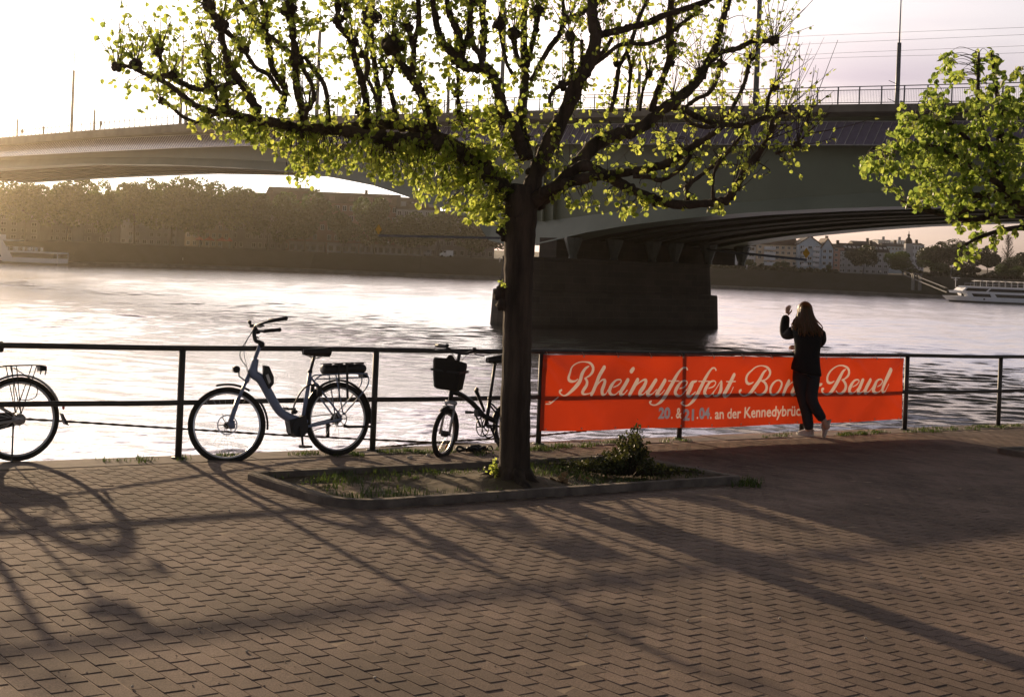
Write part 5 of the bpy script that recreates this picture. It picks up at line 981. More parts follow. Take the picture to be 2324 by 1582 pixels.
LIMBS = [l for l in LIMBS if l[2] > 2]
KNOBS = [('A', 745,1000,9), ('A',500,640,16), ('A',310,660,12), ('A',860,740,12), ('A',1430,710,13), ('A',1330,255,18), ('A',1560,490,13), ('A',1190,520,13), ('A',725,510,11), ('A',1215,840,12), ('A',1330,1090,14), ('A',1395,850,8), ('A',1760,280,11), ('A',1210,60,16),
 ('B',370,600,18), ('B',310,90,19), ('B',270,850,8), ('B',800,200,13), ('B',870,160,9), ('B',950,430,12), ('B',1050,540,11), ('B',1110,160,24), ('B',1240,650,9), ('B',1320,640,7), ('B',1330,440,25), ('B',1485,280,13), ('B',1000,1110,10), ('B',500,1060,11), ('B',1590,830,8),
 ('C',270,930,12), ('C',400,330,9), ('C',1060,130,17), ('C',828,350,16), ('C',690,240,16), ('C',1390,360,14), ('C',430,30,10), ('C',520,30,10), ('C',340,640,14), ('C',1360,200,9), ('C',1310,850,12), ('C',1600,60,13),
 ('D',840,620,9), ('D',1030,560,12), ('D',1490,350,12), ('D',1595,950,10), ('D',600,390,11), ('D',605,550,8), ('D',410,640,9), ('D',1290,490,10), ('D',1490,745,11), ('D',1690,1250,9), ('D',130,550,8), ('D',620,820,8), ('D',250,620,6), ('D',1030,1080,7), ('F',880,440,8), ('F',1100,490,10), ('F',1285,205,7), ('D',1760,1160,3)]
tree = thing('pollarded_tree', 'gnarled pollarded tree with knobbly limbs and sparse young leaves in the middle of the photo', 'tree', uv(uT, vT))
TB = uv(uT, vT)
def bumpy(p, r, amp=0.09):
    return r * (1 + amp * rng.normal(0, 1, len(p)))
trunk_px = [(1166, 1092, 47), (1167, 1078, 40), (1168, 1050, 36.5), (1169, 950, 34.5), (1172, 850, 33.5), (1174, 760, 33), (1176, 650, 32.5), (1179, 560, 35), (1181, 500, 38), (1184, 455, 38), (1188, 420, 28)]
tp = np.array([at(x, y, YT) for x, y, r in trunk_px]); k = 5
P_ = spline(tp, k); r_ = np.interp(np.arange(len(P_)) / k, np.arange(len(tp)), [r for *_, r in trunk_px]) * YT / F
mb = MB(); mb.tube(P_ - TB, r_ * (1 + 0.02 * rng.normal(0, 1, len(P_))), 22)
V = mb.v[-1]; a_ = np.arange(len(V)) % 22; V += (np.sin(a_ * 2.4) * 0.006 + rng.normal(0, 0.004, len(V)))[:, None] * np.stack([np.cos(a_ * 2 * math.pi / 22), np.sin(a_ * 2 * math.pi / 22), 0 * a_], -1)
for x, y, r, dx in ((1134, 668, 14, 0), (1139, 655, 12, 0), (1140, 690, 15, 0), (1136, 525, 11, 0), (1143, 540, 9, 0), (1212, 470, 10, 0)): mb.ball(at(x, y, YT - 0.02) - TB, r * YT / F, 9, 7, 0.25)
for i in range(8):
    a = i * 0.785 + 0.3; L = random.uniform(0.25, 0.5); mb.tube(spline([np.array([0.07 * math.cos(a), 0.07 * math.sin(a), 0.16]), np.array([L * .5 * math.cos(a), L * .5 * math.sin(a), 0.07]), np.array([L * math.cos(a + .2), L * math.sin(a + .2), -0.03])], 4), np.linspace(0.07, 0.02, 9), 8)
mb.build('trunk', M_bark, tree, True)
pts_all = [(x, y, YT) for x, y, r in trunk_px[-3:]]; limb3 = []
for src, pts, ra, rb in LIMBS:
    q = Q(src, pts)
    dist_ = lambda p: min((math.hypot(p[0] - a, p[1] - b), c) for a, b, c in pts_all)
    d0, d1 = dist_(q[0]), dist_(q[-1])
    if d1[0] < d0[0] * 0.5: q = q[::-1]; ra, rb = rb, ra; d0 = d1
    Lp = sum(math.dist(a, b) for a, b in zip(q, q[1:])); slope = rng.uniform(-0.65, 0.65) if Lp > 120 else rng.uniform(-.3, .3)
    dep = d0[1]; q3 = []; acc = 0
    for i, (x, y) in enumerate(q):
        if i: acc += math.dist(q[i - 1], q[i])
        Y = float(np.clip(dep + slope * acc / 267.0, YT - 1.5, YT + 1.7)); q3.append(at(x, y, Y)); pts_all.append((x, y, Y))
    p = spline(q3, 6); r = np.linspace(ra, rb, len(p)) * YT / F * (0.80 if ra > 15 else 0.82)
    mb = MB(); mb.tube(p - TB, bumpy(p, r, 0.10), 9)
    for i in range(3, len(p) - 1):
        if random.random() < 0.30: mb.ball(p[i] - TB + unit(rng.normal(0, 1, 3)) * r[i] * 0.7, r[i] * random.uniform(0.5, 0.95), 6, 5, 0.25)
    limb3.append((mb, p, r))
lp = np.vstack([p for _, p, _ in limb3]); lr = np.concatenate([r for *_, r in limb3]); lid = np.concatenate([[i] * len(p) for i, (_, p, _) in enumerate(limb3)])
def proj(p):
    d = p - E3; xp, yp = d[..., 0] / d[..., 1] * F, -d[..., 2] / d[..., 1] * F - 198.8
    return np.stack([1162 + xp * CR - yp * SR, 791 + xp * SR + yp * CR], -1)
lpx = proj(lp)
twigs = MB(); leaf_b, leaf_d, leaf_s = [], [], []
knob3 = []
for src, x, y, r in KNOBS:
    (px, py), = Q(src, [(x, y)]); i = int(np.argmin(np.hypot(lpx[:, 0] - px, lpx[:, 1] - py))); Y = lp[i][1]; c = at(px, py, Y); knob3.append((c, r * Y / F))
    mb = limb3[lid[i]][0]; R0 = r * Y / F
    mb.ball(c - TB, R0 * np.array([0.85, 0.85, 0.8]), 10, 8, 0.26)
    for _ in range(13): mb.ball(c - TB + unit(rng.normal(0, 1, 3)) * R0 * 0.75, R0 * random.uniform(0.28, 0.5), 6, 5, 0.3)
def leafy(p, n, s0, s1, t0=0.25, droop=0.8):
    for _ in range(n):
        t = random.uniform(t0, 1.0) * (len(p) - 1); i = min(int(t), len(p) - 2); b = p[i] + (p[i + 1] - p[i]) * (t - i)
        d = rng.normal(0, 1, 3) * (0.8, 0.8, 0.5); d[2] -= droop; leaf_b.append(b + unit(rng.normal(0, 1, 3)) * 0.012); leaf_d.append(unit(d)); leaf_s.append(random.uniform(s0, s1))
def shoot(base, d, L, nl, s0=0.028, s1=0.052, r=0.0042):
    d = unit(d); side = rng.normal(0, 0.10, 3); p = spline([base, base + d * L * .5 + side * L * .4, base + d * L + side * L * 0.9 + np.array([0, 0, 0.06 * L])], 4); twigs.tube(p - TB, np.linspace(r, 0.0016, len(p)), 4, cap=False)
    leafy(p, nl, s0, s1, 0.2, 0.35)
for c, R0 in knob3:
    px = proj(c)
    for _ in range(int(5 + R0 * 130)):
        d = rng.normal(0, 0.42, 3) + (0, 0, 1.0); right = px[0] > 1500
        if right and px[0] > 1640: d = d + (0.35, 0, 0)
        L = random.uniform(0.18, 0.62) if not right else random.uniform(0.22, 0.72)
        shoot(c + unit(d) * R0 * 0.7, d, L, int(rng.poisson(4.2 if not right else 4.0)), 0.022 if right else 0.03, 0.042 if right else 0.056)
for _ in range(520):                      # thin shoots straight off the limbs
    i = rng.integers(len(lp)); 
    if lpx[i][1] > 400: continue
    d = rng.normal(0, 0.4, 3) + (0, 0, 1.0); shoot(lp[i], d, random.uniform(0.12, 0.45), int(rng.poisson(3)), 0.025, 0.045, 0.003)
def inside(poly, x, y):
    c = False; n = len(poly)
    for i in range(n):
        (x1, y1), (x2, y2) = poly[i], poly[(i + 1) % n]
        if (y1 > y) != (y2 > y) and x < (x2 - x1) * (y - y1) / (y2 - y1) + x1: c = not c
    return c
def sprays(poly, n, nl, s0, s1, up=True, spread=0.45):
    xs, ys = [p[0] for p in poly], [p[1] for p in poly]; k_ = 0
    while k_ < n:
        x, y = random.uniform(min(xs), max(xs)), random.uniform(min(ys), max(ys))
        if not inside(poly, x, y): continue
        k_ += 1; dx, dy = lpx[:, 0] - x, lpx[:, 1] - y
        dd = np.hypot(dx, dy * np.where(dy > 0, 1.7, 1.0) if up else dy); i = int(np.argmin(dd + rng.uniform(0, 45, len(dd)))); gapm = dd[i] * lp[i][1] / F
        if gapm > 0.6: continue
        e = at(x, y, lp[i][1] + rng.normal(0, spread) * min(1, 0.35 + gapm)); a = lp[i]; m = (a + e) / 2 + rng.normal(0, 0.04, 3) + (0, 0, 0.10 * gapm)
        p = spline([a, m, e], 4); twigs.tube(p - TB, np.linspace(0.0048, 0.0016, len(p)), 4, cap=False); leafy(p, int(rng.poisson(nl)) + 1, s0, s1, 0.72 if gapm > .15 else 0.2)
        # a loose cluster at the tip
        for _ in range(2): leafy(np.array([e, e + rng.normal(0, 0.035, 3)]), 1, s0, s1, 0, 1.0)
LOW = [(430,262),(470,240),(600,285),(800,330),(980,330),(1150,300),(1185,430),(1150,480),(1095,508),(1050,500),(1000,470),(955,440),(930,430),(870,412),(800,392),(740,398),(690,410),(640,362),(560,325),(500,320),(430,300)]
sprays(LOW, 420, 3.6, 0.028, 0.054)
sprays([(560,300),(1150,320),(1170,420),(960,420),(800,380),(650,360)], 90, 4.0, 0.030, 0.056)
sprays([(430,225),(700,255),(1150,240),(1185,330),(1000,345),(600,320),(450,275)], 190, 3.2, 0.028, 0.054, False, 0.6)
sprays([(1040,440),(1150,470),(1140,500),(1095,510),(1050,500)], 14, 4, 0.035, 0.055); sprays([(930,420),(965,430),(975,480),(950,480)], 6, 4, 0.035, 0.055)
sprays([(640,380),(730,385),(720,420),(650,425)], 8, 3.5, 0.035, 0.055)
sprays([(240,130),(420,20),(520,-40),(1200,-60),(1200,300),(470,250),(300,230)], 520, 2.8, 0.026, 0.054)
sprays([(1190,-40),(1700,-40),(1780,90),(1840,250),(1830,330),(1760,400),(1680,440),(1560,450),(1250,470),(1190,300)], 480, 2.4, 0.024, 0.046)
sprays([(1230,470),(1330,470),(1420,500),(1500,470),(1570,470),(1660,480),(1640,440),(1250,440)], 34, 3.4, 0.030, 0.048)
sprays([(1780,330),(1830,330),(1815,420),(1790,400)], 6, 2, 0.024, 0.038); sprays([(1125,500),(1142,500),(1142,545),(1128,545)], 3, 3, 0.03, 0.045)
for x, y, n in ((1120, 1070, 6), (1115, 1082, 6), (1135, 530, 3), (1132, 650, 2)):
    for _ in range(n): shoot(at(x + 12, y, YT - 0.12), np.array([-0.6, -0.3, 0.8]) + rng.normal(0, 0.3, 3), random.uniform(0.06, 0.14), 4, 0.02, 0.035, 0.0025)
for mb, p, r in limb3: mb.build('limb', M_bark, tree, True)
tw = twigs.build('twigs', M_twig, tree)
def leaf_mesh(name, b, d, s, m, parent, off):
    b, d, s = np.array(b) - off, np.array(d), np.array(s); n = len(b)
    w = np.cross(d, rng.normal(0, 1, (n, 3))); w /= np.linalg.norm(w, axis=1)[:, None] + 1e-9; nn = np.cross(d, w)
    fold = rng.uniform(0.15, 0.6, n); curl = rng.uniform(-.1, .35, n)
    o2 = [(0, 0), (.30, .06), (.52, .34), (.40, .74), (0, 1.06), (-.40, .74), (-.52, .34), (-.30, .06)]
    V = np.zeros((n, 8, 3))
    for k_, (x, y) in enumerate(o2):
        V[:, k_] = b + s[:, None] * (w * (x * np.cos(fold))[:, None] + d * (y + 0.06) + nn * (abs(x) * np.sin(fold) - curl * y * y * 0.5)[:, None])
    f = np.array([(0, 1, 2, 3, 4), (0, 4, 5, 6, 7)])[None] + 8 * np.arange(n)[:, None, None]
    me = bpy.data.meshes.new(name); me.from_pydata(V.reshape(-1, 3).tolist(), [], f.reshape(-1, 5).tolist()); me.materials.append(m)
    o = bpy.data.objects.new(name, me); COL.objects.link(o); o.parent = parent; return o
leaf_mesh('crown', leaf_b, leaf_d, leaf_s, M_leaf, tree, TB)
print('leaves', len(leaf_b))
# ================================================================== THE LEAFY TREE AT THE RIGHT
M_leaf2 = leaf_mat('full green leaf', (0.065, 0.11, 0.03), (0.38, 0.50, 0.09), 0.64)
T2B = uv(uK + 2.35, vK - 0.67); Y2 = T2B[1]
tree2 = thing('leafy_tree', 'fresh green leafy tree reaching in from the right edge', 'tree', T2B)
gx = proj(T2B)[0]
mb = MB(); fk = at(gx - 5, 640, Y2); p = spline([T2B, T2B * .6 + fk * .4, fk], 6); mb.tube(p - T2B, np.linspace(0.17, 0.13, len(p)), 14); mb.build('trunk', M_bark, tree2, True)
L2 = [[(gx - 5, 640), (2440, 540), (2321, 463), (2269, 407), (2250, 365), (2234, 316), (2220, 260), (2220, 170), (2222, 120)], [(2290, 425), (2248, 442), (2192, 442), (2150, 428), (2112, 397), (2091, 372)], [(2330, 470), (2250, 450), (2192, 477), (2150, 490), (2060, 470)],
      [(2260, 385), (2240, 345), (2210, 330), (2178, 300), (2150, 280), (2060, 270)], [(2269, 323), (2272, 275), (2260, 200), (2250, 120)], [(gx - 5, 640), (2500, 500), (2430, 400), (2380, 300), (2350, 200), (2330, 130)], [(2300, 440), (2240, 400), (2160, 350), (2100, 330), (2000, 340)], [(gx - 5, 640), (2560, 450), (2540, 300), (2520, 180)],
      [(2420, 540), (2350, 520), (2290, 520), (2220, 540), (2170, 570)], [(2380, 500), (2300, 480), (2200, 500), (2120, 480), (2040, 455)]]
lpts = []; 
for i, q in enumerate(L2):
    sl_ = random.uniform(-1.2, 1.2); q3 = [at(x, y, Y2 + sl_ * (j / len(q)) ) for j, (x, y) in enumerate(q)]; p = spline(q3, 6); mb = MB(); mb.tube(p - T2B, np.linspace(0.085 if i in (0, 5, 7) else 0.05, 0.012, len(p)), 8); mb.build('limb', M_bark, tree2, True); lpts.append(p)
lp = np.vstack(lpts); lpx = proj(lp); twigs = MB(); leaf_b, leaf_d, leaf_s = [], [], []
_TB = TB; TB = T2B
G_ = Q('G', [(180,900),(240,790),(340,830),(300,690),(265,600),(320,650),(380,560),(460,530),(450,450),(490,400),(550,345),(620,370),(650,280),(700,230),(755,150),(780,280),(860,280),(890,330),(890,250),(950,120),(990,200),(1010,280),(1050,140),(1090,190),(1140,260),(1150,380),(1200,260),(1300,240),(2100,240),(2300,700),(2200,1250),(1500,1400),(1256,1300),(1140,1340),(1060,1400),(950,1350),(840,1330),(810,1240),(720,1200),(600,1180),(500,1120),(340,1060),(360,1000),(200,950)])
sprays(G_, 760, 4.4, 0.045, 0.085, False, 1.5)
sprays(Q('G', [(200,860),(700,500),(1250,400),(1256,1200),(830,1200),(500,1080)]), 260, 4.4, 0.045, 0.085, False, 1.2)
for poly, n in (([(815,1470),(880,1450),(890,1500),(820,1500)], 4), ([(910,1440),(970,1420),(960,1490),(920,1490)], 4), ([(735,150),(775,145),(770,260),(740,260)], 5), ([(940,115),(990,130),(1000,300),(930,300)], 9), ([(1040,135),(1085,140),(1130,280),(1060,280)], 9), ([(1180,260),(1230,260),(1230,340),(1190,340)], 4), ([(175,880),(300,920),(290,965),(190,950)], 7), ([(900,1340),(1100,1340),(1090,1420),(980,1430)], 8)): sprays(Q('G', poly), n, 4, 0.04, 0.075, False, 0.4)
twigs.build('twigs', M_twig, tree2); leaf_mesh('crown', leaf_b, leaf_d, leaf_s, M_leaf2, tree2, T2B); TB = _TB
print('leaves', len(leaf_b))
# ================================================================== GROUND PLANTS
M_grass = leaf_mat('grass blades', (0.05, 0.075, 0.02), (0.09, 0.15, 0.02), 0.35, 0.35)
blades = MB()
def tuft(c, n, h, spread):
    for _ in range(n):
        b = c + np.array([random.gauss(0, spread), random.gauss(0, spread), 0]); a = random.uniform(0, 6.28); d = np.array([math.cos(a), math.sin(a), 0]); w = np.array([-d[1], d[0], 0]) * random.uniform(.002, .0045); L = h * random.uniform(.5, 1.2)
        m_ = b + d * L * .2 + (0, 0, L * .6); t = b + d * L * random.uniform(.3, .8) + (0, 0, L * random.uniform(.7, 1))
        blades.add([b - w, b + w, m_ + w * .7, m_ - w * .7, t], [(0, 1, 2, 3), (3, 2, 4)])
for x0, x1, y0, y1, n in ((480, 545, 1036, 1034, 8), (660, 840, 1033, 1030, 16), (860, 1030, 1028, 1026, 26), (1080, 1130, 1030, 1022, 6), (1205, 1300, 1022, 1012, 22), (1320, 1420, 1012, 1006, 14), (1500, 1560, 1004, 1000, 5), (1720, 1800, 993, 990, 6), (1900, 2010, 988, 981, 26), (2060, 2200, 980, 973, 22), (2200, 2324, 972, 966, 28), (230, 420, 1047, 1043, 8)):
    for _ in range(n): t = random.random(); tuft(on_ground(x0 + (x1 - x0) * t, y0 + (y1 - y0) * t + random.gauss(0, 2.0)), 22, 0.045, 0.035)
def bed(u0, u1, v0, v1, n, cl):
    for _ in range(n):
        u, v = random.uniform(u0 + .2, u1 - .2), random.uniform(v0 + .15, v1 - .15)
        if math.sin(u * 2.3 + cl) + math.sin(v * 5 + u) + random.gauss(0, .5) < 0.2: continue
        tuft(uv(u, v, 0.02), 16, 0.055, 0.05)
bed(PU0, PU1, PV0, PV1, 330, 0.5); bed(uT - 0.7, uT + 1.5, PV0, PV1, 170, 1.0); bed(uK, uK + 4.7, vK - 1.35, vK, 260, 1)
for _ in range(14): tuft(on_ground(random.uniform(1660, 1712), random.uniform(1094, 1106)), 18, 0.07, 0.04)
tag(blades.build('grass', M_grass), kind='stuff')
# the conifer-like shrub in the bed
M_shr = leaf_mat('shrub needles', (0.05, 0.062, 0.024), (0.09, 0.10, 0.02), 0.3, 0.35)
sb = on_ground(1413, 1076, 0.03); SBu, SBv = sb.dot(UD), sb.dot(VD)
shrub = thing('shrub', 'low bushy evergreen shrub with a raised tip growing in the bed right of the trunk', 'shrub', sb)
leaf_b, leaf_d, leaf_s = [], [], []; stems = MB()
for _ in range(150):
    cx = random.gauss(0, 0.20); top = 0.29 * math.exp(-((cx - 0.10) / 0.10) ** 2) + 0.21 * math.exp(-(cx / 0.26) ** 2)
    e = np.array([cx * 1.15, random.gauss(0, 0.16), max(0.05, top * random.uniform(0.45, 1.0))]); b = np.array([e[0] * .3 + 0.02, e[1] * .3, 0]); p = spline([b, (b + e) / 2 + (0, 0, .03), e], 4); stems.tube(p, np.linspace(.006, .002, len(p)), 4, cap=False)
    for _ in range(34):
        t = random.uniform(.3, 1); i = min(int(t * 8), 7); q = p[i] + (p[i + 1] - p[i]) * random.random(); leaf_b.append(q + rng.normal(0, .02, 3)); leaf_d.append(unit(rng.normal(0, .7, 3) + (0, 0, .6))); leaf_s.append(random.uniform(.014, .026))
stems.build('stems', M_twig, shrub); leaf_mesh('foliage', leaf_b, leaf_d, leaf_s, M_shr, shrub, np.zeros(3))
# dry leaves by the trunk
leaf_b, leaf_d, leaf_s = [], [], []; c = on_ground(1283, 1090, 0.05)
for _ in range(22): leaf_b.append(rng.normal(0, 0.05, 3) * (1.3, 1, .3)); leaf_d.append(unit(rng.normal(0, 1, 3) * (1, 1, .4))); leaf_s.append(random.uniform(.03, .06))
dl = tag(leaf_mesh('dry_leaves', leaf_b, leaf_d, leaf_s, mat('dry leaf', (0.30, 0.20, 0.10), 0.8), None, np.zeros(3)), 'clump of dry brown leaves on the bed soil right of the trunk', 'dry leaves'); dl.location = c
# fine grit strewn over the paving
gr = MB()
for _ in range(260):
    x, y = random.uniform(0, 2324), random.uniform(1130, 1575); p_ = on_ground(x, y)
    if PU0 < p_.dot(UD) < PU1 and PV0 < p_.dot(VD) < PV1: continue
    gr.ball(p_ + (0, 0, 0.002), random.uniform(0.0018, 0.0045) * np.array([1, 1, .7]), 5, 4, .3)
tag(gr.build('grit', mat('pale grit', (0.45, 0.38, 0.30), 0.8)), kind='stuff')
# small pale stones scattered on the paving
M_peb = mat('pale pebble', (0.62, 0.55, 0.46), 0.7); me_p = None
for i, (x, y) in enumerate(((930, 1040), (1262 * .77, 1035), (452, 1430), (1560, 1410), (1780, 1262), (2090, 1312), (850, 1580 - 40), (2235, 1500), (1965, 1450), (300, 1560), (560, 1480), (1330, 1445), (1770, 1405), (2290, 1345), (700, 1300), (520, 1160))):
    mb = MB(); mb.ball((0, 0, 0.006), (0.008, 0.007, 0.006) if i > 1 else (0.03, 0.025, 0.02), 7, 5, .2); o = mb.build('pebble', M_peb); o.location = on_ground(x, y)
    tag(o, ('pale stone lying at the kerb line under the electric bicycle' if i == 0 else 'small pale stone on the strip before the folding bicycle' if i == 1 else 'tiny pale pebble lying on the brick paving'), 'pebble', 'pale pebbles on the paving')
# ================================================================== THE FAR BANK
M_crownA = leaf_mat('far foliage olive', (0.050, 0.092, 0.010), (0.15, 0.24, 0.012), 0.38, 0.3)
M_crownB = leaf_mat('far foliage green', (0.030, 0.058, 0.012), (0.08, 0.15, 0.012), 0.35, 0.3)
M_crownC = leaf_mat('far foliage dark', (0.022, 0.034, 0.016), (0.03, 0.05, 0.012), 0.3, 0.3)
def crown_mesh(name, m, seed, n=8000, size=0.44, bare=False):
    g = np.random.default_rng(seed); b = []; lobes = [(g.normal(0, 0.42, 3) * (1, 1, .7) + (0, 0, .05), g.uniform(.42, .66)) for _ in range(11)]
    for c, r in lobes:
        k = int(n / 11); d = g.normal(0, 1, (k, 3)); d /= np.linalg.norm(d, axis=1)[:, None]; b.append(c + d * r * (g.uniform(.55, 1.0, (k, 1)) ** .6))
    b = np.vstack(b); b = b / np.abs(b).max(0) * (1, 1, 1); k = len(b); a1 = g.normal(0, 1, (k, 3)); a1 /= np.linalg.norm(a1, axis=1)[:, None]; a2 = np.cross(a1, g.normal(0, 1, (k, 3))); a2 /= np.linalg.norm(a2, axis=1)[:, None]
    s = (g.uniform(.5, 1.2, (k, 1)) * size / 8); V = np.stack([b - a1 * s, b + a2 * s * .7, b + a1 * s, b - a2 * s * .7], 1).reshape(-1, 3)
    me = bpy.data.meshes.new(name); me.from_pydata(V.tolist(), [], (np.arange(4)[None] + 4 * np.arange(k)[:, None]).tolist()); me.materials.append(m); return me
CR_ = {k: [crown_mesh('crown', m, s0 + i) for i in range(3)] for k, m, s0 in (('A', M_crownA, 10), ('B', M_crownB, 20), ('C', M_crownC, 30))}
mb = MB(); mb.tube(spline([(0, 0, 0), (0.08, 0, 0.5), (0, 0.05, 1.0)], 4), np.linspace(0.05, 0.03, 9), 7)
for i in range(6): a = i * 1.05; mb.tube([(0, 0, .75 + .04 * i), (.35 * math.cos(a), .35 * math.sin(a), 1.35)], [0.018, 0.007], 5)
t_o = mb.build('trunk', mat('far bark', (0.05, 0.042, 0.035), 0.9)); TRK = t_o.data; bpy.data.objects.remove(t_o)
ntree = 0
def far_tree(x, ytop, wpx, kind, back, label, ybase=None, group='trees on the far bank', crown_from=0.22):
    global ntree
    p = far_pt(x, back); Y = p[1]; H = z_at(x, ytop, Y) - p[2]; Wd = wpx * Y / F
    o = thing('bank_tree', label, 'tree', p, (0, 0, random.uniform(0, 6)), group)
    c = bpy.data.objects.new('crown', CR_[kind][ntree % 3]); COL.objects.link(c); c.parent = o; zc = H * (crown_from + 1) / 2; c.location = (0, 0, zc); c.scale = (Wd / 2, Wd / 2, H * (1 - crown_from) / 2)
    t = bpy.data.objects.new('trunk', TRK); COL.objects.link(t); t.parent = o; t.scale = (H * .35, H * .35, H * .45); ntree += 1
LT = [(-60, 412, 172, 'A', 'pale green tree of the far bank, cut by the left edge above the white ship'), (55, 404, 149, 'A', 'yellowish tree above the mast of the left ship on the far bank'), (150, 400, 155, 'A', 'brightest yellowish tree of the far bank, just right of the left ship'), (232, 408, 103, 'A', 'first tree right of the brightest one in the far row, thinner crown'),
 (305, 402, 126, 'A', 'far bank tree above the small moored boats'), (385, 399, 143, 'A', 'tall olive tree of the far row left of the red awnings'), (452, 403, 138, 'A', 'tallest olive tree of the far row, above the red awnings'), (530, 413, 132, 'A', 'olive tree of the far row just right of the red awnings'), (605, 438, 103, 'B', 'smaller tree in the far row, in front of dark roofs'),
 (690, 428, 166, 'B', 'broad dark green tree in front of the long dark roof on the far bank'), (775, 470, 92, 'B', 'low tree right of the broad dark green tree on the far bank'), (850, 446, 109, 'B', 'pointed tree above the yellow diamond board'), (925, 480, 126, 'B', 'round tree right of the pointed tree on the far bank'), (1000, 470, 138, 'B', 'dark round tree under the falling girder, third left of the trunk'), (1068, 492, 126, 'B', 'dark tree left of the trunk above the white van'), (1150, 505, 138, 'C', 'dark tree mostly hidden behind the trunk of the pollarded tree')]
for x, y, w, k, l in LT: far_tree(x, y, w, k, 22 + random.uniform(-3, 3), l, crown_from=0.14)
RTs = [(1958, 556, 88, 'C', 20, 'round dark tree in front of the long roof with skylights'), (2048, 570, 84, 'B', 22, 'wide brownish tree left of the gangway portal'), (2110, 547, 84, 'C', 60, 'dark tall tree behind the gangway portal'), (2172, 543, 90, 'C', 62, 'dark domed tree above the bow of the right ship'), (2238, 556, 80, 'C', 58, 'dark tree above the sun deck of the right ship'), (2312, 572, 90, 'C', 40, 'dark tree at the right edge behind the ship'), (2130, 592, 90, 'B', 26, 'lower tree right behind the gangway portal'), (2205, 598, 90, 'C', 30, 'lower dark tree behind the right ship'), (2285, 600, 80, 'B', 28, 'low green tree behind the stern side of the right ship'), (2380, 560, 130, 'C', 40, 'dark tree just beyond the right edge of the photo'),
 (1635, 585, 26, 'B', 16, 'slim young tree at the foot of the pale houses, nearest the pier'), (1700, 588, 26, 'B', 16, 'slim young tree before the white house'), (1768, 592, 30, 'B', 16, 'slim young tree before the cream block'), (1785, 596, 22, 'B', 15, 'smallest young tree before the cream block'), (1880, 600, 20, 'B', 15, 'slim young tree before the blue house')]
for x, y, w, k, b, l in RTs: far_tree(x, y, w, k, b, l, crown_from=0.12 if w > 40 else 0.3)
# bare tall tree
p = far_pt(2285, 70); H = z_at(2285, 536, p[1]) - p[2]; o = thing('bare_tree', 'tall thin leafless tree showing against the sky at the right', 'tree', p); mb = MB(); mb.tube([(0, 0, 0), (0, 0, H)], [0.35, 0.04], 7); mb.build('trunk', M_bark, o)
mb = MB()
for i in range(90):
    z = H * random.uniform(.3, .98); a = random.uniform(0, 6.28); L = (H - z) * .28 + 1.2; d = np.array([math.cos(a) * .6, math.sin(a) * .6, .8]); e = np.array([0, 0, z]) + d * L; mb.tube([(0, 0, z), e], [0.07, 0.03], 4)
    for _ in range(4): t = random.uniform(.3, 1); q = np.array([0, 0, z]) * (1 - t) + e * t; mb.tube([q, q + rng.normal(0, .5, 3) + (0, 0, .5)], [.04, .02], 3)
mb.build('branches', M_bark, o)
# hedges
def hedge(x0, x1, y, back, label):
    a, b = far_pt(x0, back), far_pt(x1, back); h = z_at(x0, y, a[1]) - a[2]; n = int(np.linalg.norm(b - a) * 42); g = rng; t = g.uniform(0, 1, (n, 1)); B = a * (1 - t) + b * t; B[:, 1] += g.normal(0, 1.2, n); B[:, 2] += g.uniform(0, 1, n) * h * (0.75 + .35 * np.sin(t[:, 0] * 37) * np.sin(t[:, 0] * 13 + 1))
    a1 = g.normal(0, .32, (n, 3)); a2 = g.normal(0, .32, (n, 3)); V = np.stack([B - a1, B + a2, B + a1, B - a2], 1).reshape(-1, 3); me = bpy.data.meshes.new('hedge'); me.from_pydata(V.tolist(), [], (np.arange(4)[None] + 4 * np.arange(n)[:, None]).tolist()); me.materials.append(M_crownC); o = bpy.data.objects.new('hedge', me); COL.objects.link(o); tag(o, label, 'hedge')
hedge(1600, 1760, 596, 18, 'dark hedge at the foot of the pale houses right of the pier'); hedge(1760, 1900, 606, 14, 'low dark hedge in front of the cream block and blue house'); hedge(1400, 1600, 600, 18, 'dark hedge running on behind the pier'); hedge(2060, 2420, 612, 24, 'dark undergrowth behind the right ship')
